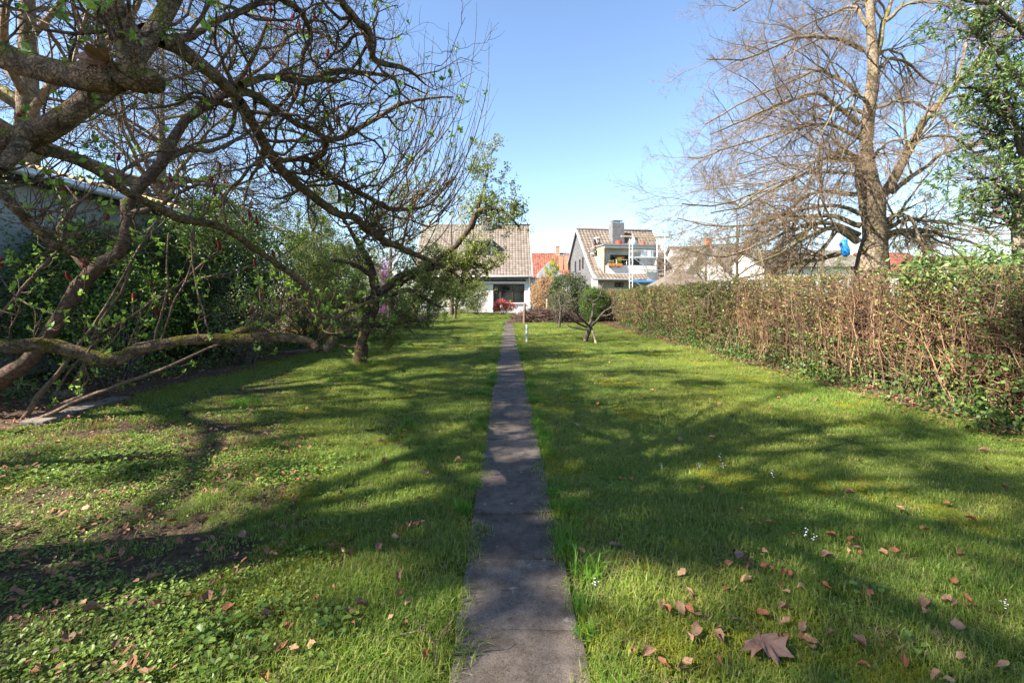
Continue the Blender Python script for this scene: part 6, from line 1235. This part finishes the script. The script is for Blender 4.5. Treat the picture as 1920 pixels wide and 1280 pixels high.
shrub('fern_clump', 'strappy pale green plant on the bed beside the log', 'plant', (*G(18, 748), 0), (0.22, 0.22, 0.14), 8, 14, 0.05, 0.16, MT['olive_pale'], 0.14, wid=0.10, direction=(0, 0, 0.9), nstem=4)

def hedge(label, y0, y1, x0f, x1f, h, ntw, nst, nleaf, ls, leafm, twm, tr=0.0035, beech=0, top=0.07, front=0):
    """bare-stemmed garden hedge between y0 and y1; face at x0, back at x1"""
    t = thing('hedge', label, 'hedge', (0.5 * (x0f(y0) + x1f(y0)), 0.5 * (y0 + y1), 0)); base = np.array(t.location)
    def rx(y, k): return x0f(y) + (x1f(y) - x0f(y)) * k
    n = nst; y = rng.uniform(y0, y1, n); k = rng.beta(1.0, 1.4, n); p0 = np.stack([rx(y, 0.25 + 0.6 * k), y, np.full(n, 0.0)], -1)
    hh = h * rng.uniform(0.6, 1.0, n); p3 = p0 + np.stack([rng.normal(-0.06, 0.16, n), rng.normal(0, 0.18, n), hh], -1)
    P = np.stack([p0, p0 * 0.66 + p3 * 0.34 + rng.normal(0, 0.04, (n, 3)), p0 * 0.33 + p3 * 0.67 + rng.normal(0, 0.05, (n, 3)), p3], 1); Rd = np.array([[1.0, 0.8, 0.55, 0.25]]) * rng.uniform(0.006, 0.020, (n, 1))
    st, tw, lf = Acc(), Acc(), Acc(); tubes(st, P, Rd, 5)
    if front:
        y = rng.uniform(y0, y1, front); q0 = np.stack([rx(y, 0.03 + 0.10 * rng.uniform(0, 1, front)), y, np.zeros(front)], -1); hh = h * rng.uniform(0.35, 0.95, front)
        kk = np.linspace(0, 1, 7)[None, :, None]; q1 = q0 + np.stack([rng.normal(0.02, 0.05, front), rng.normal(0, 0.22, front), hh], -1); PF = q0[:, None] * (1 - kk) + q1[:, None] * kk + rng.normal(0, 0.028, (front, 7, 3)); PF[:, :, 0] = np.maximum(PF[:, :, 0], rx(PF[:, :, 1], -0.03))
        RF = np.linspace(1, 0.45, 7)[None] * rng.uniform(0.005, 0.011, (front, 1)); tubes(st, PF, RF, 6); pf, rf = grow(PF, RF, 6, (0.3, 1), (25, 75), (0.12, 0.4), 5, 0.1, 0.2, 0.55, 0.4, absl=True, rmin=tr); pf[:, :, 0] = np.maximum(pf[:, :, 0], rx(pf[:, :, 1], -0.06)); pf[:, :, 2] = np.minimum(pf[:, :, 2], h); tubes(st, pf, rf, 4)
    per = max(1, int(ntw / n)); P1, R1 = grow(P, Rd, per, (0.12, 1), (25, 85), (0.15, 0.5), 5, 0.05, 0.25, 0.5, 0.4, absl=True, rmin=tr)
    P2, R2 = grow(P1, R1, 2, (0.3, 1), (30, 80), (0.08, 0.28), 4, 0.05, 0.25, 0.6, 0.5, absl=True, rmin=tr * 0.75)
    for p, r in ((P1, R1), (P2, R2)):
        yy = np.clip(p[:, :, 1], y0 - 0.12, y1 + 0.12); lo = rx(yy, 0) + 0.05 * noise2(p[:, :, 1], p[:, :, 2], 6, 3); p[:, :, 0] = np.clip(p[:, :, 0], lo, rx(yy, 1)); p[:, :, 1] = yy
        tp = h + top * noise2(p[:, :, 1], p[:, :, 0], 4.5, 9); p[:, :, 2] = np.where(p[:, :, 2] > tp, tp - rng.uniform(0, 0.12, p[:, :, 2].shape), p[:, :, 2]); p[:, :, 2] = np.maximum(p[:, :, 2], 0.05)
        tubes(tw, p, r, 3)
    for m, nl, a in ((leafm, nleaf, lf),):
        c = pts_on(P2, nl * 2, 0.2); g = noise2(c[:, 1] * 1.0, c[:, 2], 3.2, 17) + 0.75 * (c[:, 2] - 0.9) ; c = c[rng.uniform(-1.3, 1.0, len(c)) < g][:nl]; leafs(a, c, rng.uniform(0.6, 1.3, len(c)) * ls, np.array([-0.3, 0, 0.3]), 1.0, 0.6, 0.15)
    bl = Acc()
    if beech: c = pts_on(P2, beech, 0.2); leafs(bl, c, rng.uniform(0.6, 1.3, len(c)) * ls, np.array([-0.3, 0, 0.0]), 1.0, 0.55, 0.2)
    for a in (st, tw, lf, bl): rel(a, base)
    finish_tree(t, [('stem', st, twm, True), ('twig_mass', tw, twm, False), ('foliage', lf, leafm, False), ('dry_foliage', bl, MT['beech'], False)])
    for c in t.children: c['kind'] = 'stuff'
    return t
rng = np.random.default_rng(122)
f0 = lambda y: 5.25 + 0.045 * np.maximum(np.asarray(y) - 12, 0); f1 = lambda y: 6.35 + 0.045 * np.maximum(np.asarray(y) - 12, 0)
hedge('brown twiggy hedge with scattered green leaves below the glossy evergreen', 3.4, 6.6, f0, f1, 1.74, 4000, 260, 17000, 0.042, MT['privet'], MT['hedge_twig'], front=40)
hedge('tan bare hornbeam hedge in front of the lime trunk', 6.6, 10.6, f0, f1, 1.82, 5000, 280, 13000, 0.042, MT['privet'], MT['hedge_twig'], beech=4000, front=50)
hedge('dark green hedge stretch in front of the slim bare tree', 10.6, 14.8, f0, f1, 1.82, 3600, 200, 22000, 0.055, MT['holly'], MT['hedge_twig'], tr=0.0045)
hedge('brownish green hedge stretch in front of the pavilion', 14.8, 26.4, f0, f1, 1.88, 6500, 320, 26000, 0.06, MT['privet'], MT['hedge_twig'], tr=0.006)
hedge('dry beech hedge corner beside the bright green bush', 26.4, 28.2, lambda y: 4.1 + 0 * np.asarray(y), lambda y: 7.0 + 0 * np.asarray(y), 1.95, 2600, 120, 2500, 0.06, MT['privet'], MT['hedge_twig'], tr=0.007, beech=7000)
def ivy_edge():
    n = 15000; y = 3.6 + rng.uniform(0, 1, n) ** 1.5 * 20; k = rng.exponential(0.35, n); x = f0(y) + 0.25 - k * 0.55 + 0.15 * np.sin(y * 2.3); keep = x > f0(y) - 0.55 + 0.15 * noise2(x, y, 3, 2)
    z = np.clip(0.03 + rng.exponential(0.10, n) * (1 + 2.2 * (x > f0(y))), 0.02, 0.7); p = np.stack([x, y, z], -1)[keep & (noise2(x, y, 2.2, 12) > -0.75)]; a = Acc(); leafs(a, p, rng.uniform(0.025, 0.06, len(p)), np.array([-0.3, -0.2, 0.15]), 0.8, 0.95, 0.08)
    o = obj('ivy', a.mesh('ivy', MT['ivy']), kind='stuff', label='dark green ivy creeping along the foot of the hedge', cat='ivy')
    # ivy and seedlings in the bed on the left
    n = 5000; y = rng.uniform(5.5, 13, n); x = -5.4 - rng.exponential(0.9, n); k = noise2(x, y, 2.0, 41) > -0.1; p = np.stack([x, y, 0.06 + rng.exponential(0.10, n)], -1)[k & (x > -8)]; a = Acc(); leafs(a, p, rng.uniform(0.03, 0.07, len(p)), np.array([0.2, -0.2, 0.3]), 0.8, 0.7, 0.1)
    obj('bed_ground_cover', a.mesh('bed_ground_cover', MT['ivy']), kind='stuff', label='dark leafy ground cover on the shaded bed beneath the holly', cat='ground cover')
rng = np.random.default_rng(123)
ivy_edge()

def tulips():
    pm, sm, lm = Acc(), Acc(), Acc()
    for k in range(6):
        an = k / 6 * 6.283; c, s = math.cos(an), math.sin(an); w = np.array([-s, c, 0]); o = np.array([c, s, 0])
        V = [o * 0.004, o * 0.026 + w * 0.016 + [0, 0, 0.03], o * 0.018 + [0, 0, 0.065], o * 0.026 - w * 0.016 + [0, 0, 0.03]]; pm.add(np.array(V) + [0, 0, 0.34], None, [[0, 1, 2], [0, 2, 3]])
    tubes(sm, np.array([[0, 0, 0], [0.01, 0, 0.17], [0, 0, 0.34]]), np.array([0.005, 0.005, 0.004]), 5)
    for k in range(3):
        an = k * 2.1; o = np.array([math.cos(an), math.sin(an), 0]); w = np.array([-o[1], o[0], 0]); V = [o * 0.005, o * 0.05 + w * 0.02 + [0, 0, 0.12], o * 0.10 + [0, 0, 0.24], o * 0.05 - w * 0.02 + [0, 0, 0.12]]; lm.add(np.array(V), None, [[0, 1, 2], [0, 2, 3]])
    a, b, c = pm.mesh('petal', MT['tulip']), sm.mesh('stalk', MT['stem'], True), lm.mesh('leaf_blade', MT['box'])
    for k in range(22):
        px = rng.uniform(492, 640); Yt = rng.uniform(11.2, 12.6); z0 = 0.28 + rng.uniform(-0.03, 0.1)
        t = thing('tulip', 'orange tulip in the row flowering before the olive shrub', 'tulip', ((px - CX) / F * Yt, Yt, 0.04), rng.uniform(0, 6), 'orange tulips in the bed'); s = rng.uniform(1.15, 1.5); t.scale = (s, s, s)
        obj('bloom', a, t); obj('stalk', b, t); obj('leaf_blade', c, t)
rng = np.random.default_rng(124)
tulips()

# ------------------------------------------------------------------ fallen leaves, flowers, twigs
def dry_leaf_mesh(seed, L=0.085, Wd=0.05, curl=0.5, cup=0.4):
    r = np.random.default_rng(seed); ns, ntt = 8, 5; s = np.linspace(0, 1, ns); tt = np.linspace(-1, 1, ntt)
    w = Wd / 2 * np.sin(np.pi * np.clip(s, 0.02, 0.985) ** 0.85) * (1 + 0.1 * r.standard_normal(ns)); ph = r.uniform(0, 6.28)
    S, T_ = np.meshgrid(s, tt, indexing='ij'); X = (S - 0.5) * L; Yv = T_ * w[:, None]; cv = curl * r.uniform(0.5, 1.3)
    Z = cup * np.abs(T_) ** 1.5 * w[:, None] * 1.2 + cv * L * 0.6 * (S - 0.5) ** 2 + 0.10 * L * np.sin(5 * S + ph) * T_ + 0.03 * L * r.standard_normal(S.shape)
    V = np.stack([X, Yv, Z], -1).reshape(-1, 3); V[:, 2] -= V[:, 2].min()
    i = (np.arange(ns - 1)[:, None] * ntt + np.arange(ntt - 1)[None]).ravel(); q = np.stack([i, i + 1, i + ntt + 1, i + ntt], -1)
    return make_mesh('fallen_leaf', V, q, None, [MT['dryleaf']], True)
rng = np.random.default_rng(125)
LEAFC = {'pale tan': M_plain('pale_dry_leaf', [(0.25, 0.140, 0.070), (0.39, 0.24, 0.13)], 40, 0.65, 0.25, 0.3, 90), 'reddish brown': M_plain('red_dry_leaf', [(0.135, 0.052, 0.022), (0.28, 0.118, 0.048)], 40, 0.65, 0.25, 0.3, 90), 'grey-brown': M_plain('grey_dry_leaf', [(0.11, 0.062, 0.038), (0.24, 0.142, 0.085)], 40, 0.65, 0.25, 0.3, 90)}
LEAFS = {'flat': (0.10, 0.15), 'curled': (0.95, 0.5), 'folded': (0.25, 1.25)}
LEAFM = {}
for c in LEAFC:
    for f in LEAFS:
        for v in range(2):
            me = dry_leaf_mesh(len(LEAFM), rng.uniform(0.065, 0.10), rng.uniform(0.036, 0.058), *LEAFS[f]); me.materials.clear(); me.materials.append(LEAFC[c]); LEAFM[c, f, v] = me
def put_leaf(x, y, where, z=0.024, s=1.0):
    c = rng.choice(['pale tan', 'reddish brown', 'reddish brown', 'grey-brown']); f = rng.choice(['flat', 'curled', 'folded'])
    if where == 'lawn':
        side = 'right' if x > 0 else 'left'
        if abs(x) < 0.75: where = 'in the grass at the %s edge of the slab path' % side if False else ('in the grass along the hedge-side edge of the path' if x > 0 else 'in the grass along the shed-side edge of the path')
        elif x > 3.9: where = 'in the grass near the ivy at the hedge foot'
        elif x < -3.6: where = 'in the grass near the bed below the horizontal bough'
        elif x > 0: where = 'on open lawn between path and hedge' if y < 3.6 else 'on the lawn between the path and the tan hedge stretch' if y < 9 else 'on the lawn around the pruned apple tree'
        else: where = 'on the lawn between path and weedy patch' if y < 5 else 'on the lawn before the crooked apple trunk'
    lab = '%s %s dry leaf %s' % (f, c, where)
    o = obj('fallen_leaf', LEAFM[c, f, int(rng.integers(0, 2))], None, (x, y, z), (rng.normal(0, 0.3), rng.normal(0, 0.3), rng.uniform(0, 6.28)), lab, 'leaf', 'fallen leaves: ' + lab); o.scale = (s * 0.66,) * 3
GR = GL = ('lawn',); GW = ('among the low weeds',); GP = ('on a slab of the path',)
right = [(1365, 1065), (1400, 1072), (1472, 1150), (1432, 1162), (1348, 1188), (1310, 1165), (1275, 1150), (1278, 1085), (1305, 1195), (1245, 1258), (1505, 1185), (1515, 1212), (1610, 1215), (1550, 1110), (1478, 1085), (1500, 1110), (1590, 1075), (1553, 1050), (1608, 1045), (1633, 1122), (1560, 1012), (1785, 1100), (1740, 1145), (1815, 1145), (1795, 1185), (1802, 1245), (1800, 1045), (1735, 1000), (1680, 1042), (1655, 1045), (1690, 960), (1780, 950), (1672, 968), (1595, 930), (1445, 988), (1387, 962), (1180, 1055), (1242, 1143), (1155, 1030), (1090, 1040), (1105, 988), (1230, 985), (1185, 905), (1165, 905), (1318, 920), (1180, 875), (1275, 830), (1335, 825), (1595, 828), (1555, 820), (1850, 885), (1885, 920), (1460, 750), (1530, 755), (1440, 770), (1350, 760), (1250, 705), (1120, 760), (1080, 800), (1060, 850), (1350, 1250), (1290, 1255), (1465, 1210), (1880, 1260), (1620, 1260), (1220, 1235), (1820, 980), (1845, 850), (1610, 870), (1440, 730)]
for x, y in right: put_leaf(*G(x, y), *GR, s=rng.uniform(0.8, 1.25))
left = [(645, 1040), (710, 1035), (765, 995), (780, 990), (750, 1090), (650, 1155), (665, 1160), (585, 1220), (548, 1232), (560, 945), (690, 840), (700, 800), (610, 835), (585, 830), (750, 1000), (720, 870), (860, 870), (790, 940), (575, 770), (640, 720), (700, 740), (760, 810), (835, 790), (520, 820), (545, 852), (640, 930), (880, 740), (640, 785), (500, 760), (590, 1135), (800, 1240), (770, 845)]
for x, y in left: put_leaf(*G(x, y), *GL, s=rng.uniform(0.8, 1.25))
weedl = [(172, 1155), (295, 1145), (345, 1130), (410, 1095), (275, 975), (320, 985), (25, 995), (265, 845), (268, 860), (360, 840), (10, 925), (230, 850), (130, 1210), (70, 1265), (290, 1095), (240, 1060), (60, 950), (150, 905), (335, 908), (350, 890), (235, 1010), (50, 1050), (90, 1085), (385, 985), (455, 1010), (430, 1150), (205, 1040), (15, 1100), (160, 960), (500, 1165), (390, 1130), (110, 835), (60, 820), (200, 810), (440, 895), (480, 900)]
for x, y in weedl: put_leaf(*G(x, y), *GW, s=rng.uniform(0.8, 1.3))
for (cx_, cy_, nn) in ((1400, 1080, 5), (1500, 1100, 5), (1300, 1170, 6), (1620, 1050, 4), (1520, 1200, 5), (1790, 1150, 4), (1240, 1250, 4), (1440, 1000, 3), (1700, 1240, 4), (650, 1160, 5), (560, 1210, 4), (640, 1030, 3), (770, 990, 4)):
    gx, gy = G(cx_, cy_)
    for q in range(nn): put_leaf(gx + rng.normal(0, 0.09), gy + rng.normal(0, 0.09), 'lawn', s=rng.uniform(0.55, 1.1))
for k in range(34):
    Yl = 6 + rng.uniform(0, 1) ** 1.5 * 14; put_leaf(rng.uniform(0.5, 4.9), Yl, *GR, s=rng.uniform(0.8, 1.3))
for k in range(20):
    Yl = 6 + rng.uniform(0, 1) ** 1.5 * 12; put_leaf(rng.uniform(-4.9, -0.4), Yl, *GL, s=rng.uniform(0.8, 1.3))
for k in range(30):
    Yl = rng.uniform(1.9, 6.0); xl = rng.uniform(-1.1 * Yl, -0.4)
    put_leaf(xl, Yl, *(GW if xl < -0.3 - 0.42 * Yl else GL), s=rng.uniform(0.7, 1.2))
for x, y in ((886, 982), (905, 1002)): put_leaf(*G(x, y), *GP, z=0.014, s=0.7)
def maple_leaf(loc, rot, s, label, tilt):
    lob = [(0, 1.0), (0.15, 0.72), (0.24, 0.80), (0.30, 0.50), (0.60, 0.62), (0.85, 0.66), (0.66, 0.36), (0.95, 0.06), (0.62, 0.02), (0.66, -0.16), (0.30, -0.10), (0.05, -0.22)]
    pts = np.array(lob + [(-x, y) for x, y in lob[1:][::-1]]) * 0.115 * s; rr = np.linalg.norm(pts, axis=1); n = len(pts)
    z = 0.02 * np.sin(np.arctan2(pts[:, 0], pts[:, 1]) * 3) - 1.6 * rr ** 2 + 0.006 * rng.standard_normal(n)
    mid = pts * 0.5; zm = -0.4 * rr ** 2 * 0.4 + 0.008 * np.cos(np.arange(n) * 2.6)
    V = np.concatenate([np.stack([pts[:, 0], pts[:, 1], z], -1), np.stack([mid[:, 0], mid[:, 1], zm], -1), [[0, 0, 0]]]); k = np.arange(n); k2 = (k + 1) % n
    t = thing('maple_leaf', label, 'leaf', loc, 0); t.rotation_euler = (tilt[0], tilt[1], rot)
    o = obj('leaf_blade', make_mesh('leaf_blade', V, np.stack([k, k + n, k2 + n, k2], -1), np.stack([k + n, np.full(n, 2 * n), k2 + n], -1), [MT['maple_leaf']], True), t)
    a = Acc(); tubes(a, np.array([[0, -0.02 * s, 0.0], [0, -0.08 * s, -0.01], [0.01, -0.14 * s, -0.015]]), np.array([0.002, 0.0016, 0.0014]), 5); obj('leaf_stalk', a.mesh('leaf_stalk', MT['post']), t)
maple_leaf((*G(1430, 1226), 0.060), R(182), 0.85, 'large grey-brown five-lobed maple leaf lying on the grass', (-0.15, 0.05))
maple_leaf((*G(1400, 1068), 0.06), R(60), 0.5, 'small folded maple leaf in a clump of leaves on the grass', (0.3, 0.3))
maple_leaf(tuple(W(190, 118, 1.30)), R(150), 0.62, 'dry maple leaf caught on the cut mossy bough', (0.55, 0.15))

def flowers():
    st, pe = Acc(), Acc(); tubes(st, np.array([[0, 0, 0], [0.005, 0, 0.07], [0, 0, 0.14]]), np.array([0.0016, 0.0014, 0.0012]), 4)
    for k in range(7):
        c = rng.normal(0, 0.012, 3) + [0, 0, 0.145]; 
        for j in range(4):
            an = j * 1.571 + rng.uniform(0, 1); o = np.array([math.cos(an), math.sin(an), 0.3]) * 0.009; w = np.array([-math.sin(an), math.cos(an), 0]) * 0.0045; pe.add(np.array([c, c + o * 0.6 + w, c + o, c + o * 0.6 - w]), None, [[0, 1, 2], [0, 2, 3]])
    a, b = st.mesh('stalk', MT['stem'], True), pe.mesh('petal', MT['lilac'])
    for x, y in ((1448, 925), (1350, 890), (1355, 905), (1365, 800), (1510, 1050), (1525, 1048), (1790, 795), (1310, 905), (1115, 1140), (1330, 765), (1885, 1180), (1240, 900)):
        t = thing('cuckoo_flower', 'pale lilac cuckoo flower standing in the right lawn', 'flower', (*G(x, y), 0), rng.uniform(0, 6), 'cuckoo flowers in the right lawn'); s = rng.uniform(0.7, 1.0); t.scale = (s * 0.55, s * 0.55, s); obj('stalk', a, t); obj('bloom', b, t)
    # twig by the path
    Yt = 1.62; t = thing('dry_twig', 'forked dry twig sticking out of the grass beside the slab path', 'twig', (*G(818, 1250), 0)); b0 = np.array(t.location)
    L = [[(818, 1262, 1.66, 1.6), (815, 1205, 1.67, 1.5), (797, 1185, 1.68, 1.2), (780, 1182, 1.7, 1.0), (750, 1186, 1.72, 0.7)], [(797, 1185, 1.68, 1.1), (797, 1168, 1.70, 1.0), (800, 1152, 1.71, 0.7)], [(797, 1170, 1.7, 0.8), (780, 1168, 1.72, 0.7), (774, 1160, 1.73, 0.5)], [(822, 1200, 1.67, 1.2), (835, 1175, 1.66, 1.0), (850, 1155, 1.65, 0.8), (846, 1140, 1.65, 0.5)], [(815, 1205, 1.67, 1.2), (822, 1200, 1.67, 1.2), (836, 1185, 1.66, 0.8), (845, 1178, 1.66, 0.5)]]
    P, Rd = traced(L, 9, 0.002); a = Acc(); tubes(a, P, Rd, 5); rel(a, b0); obj('twig_stem', a.mesh('twig_stem', MT['sumac_stem'], True), t)
rng = np.random.default_rng(126)
flowers()
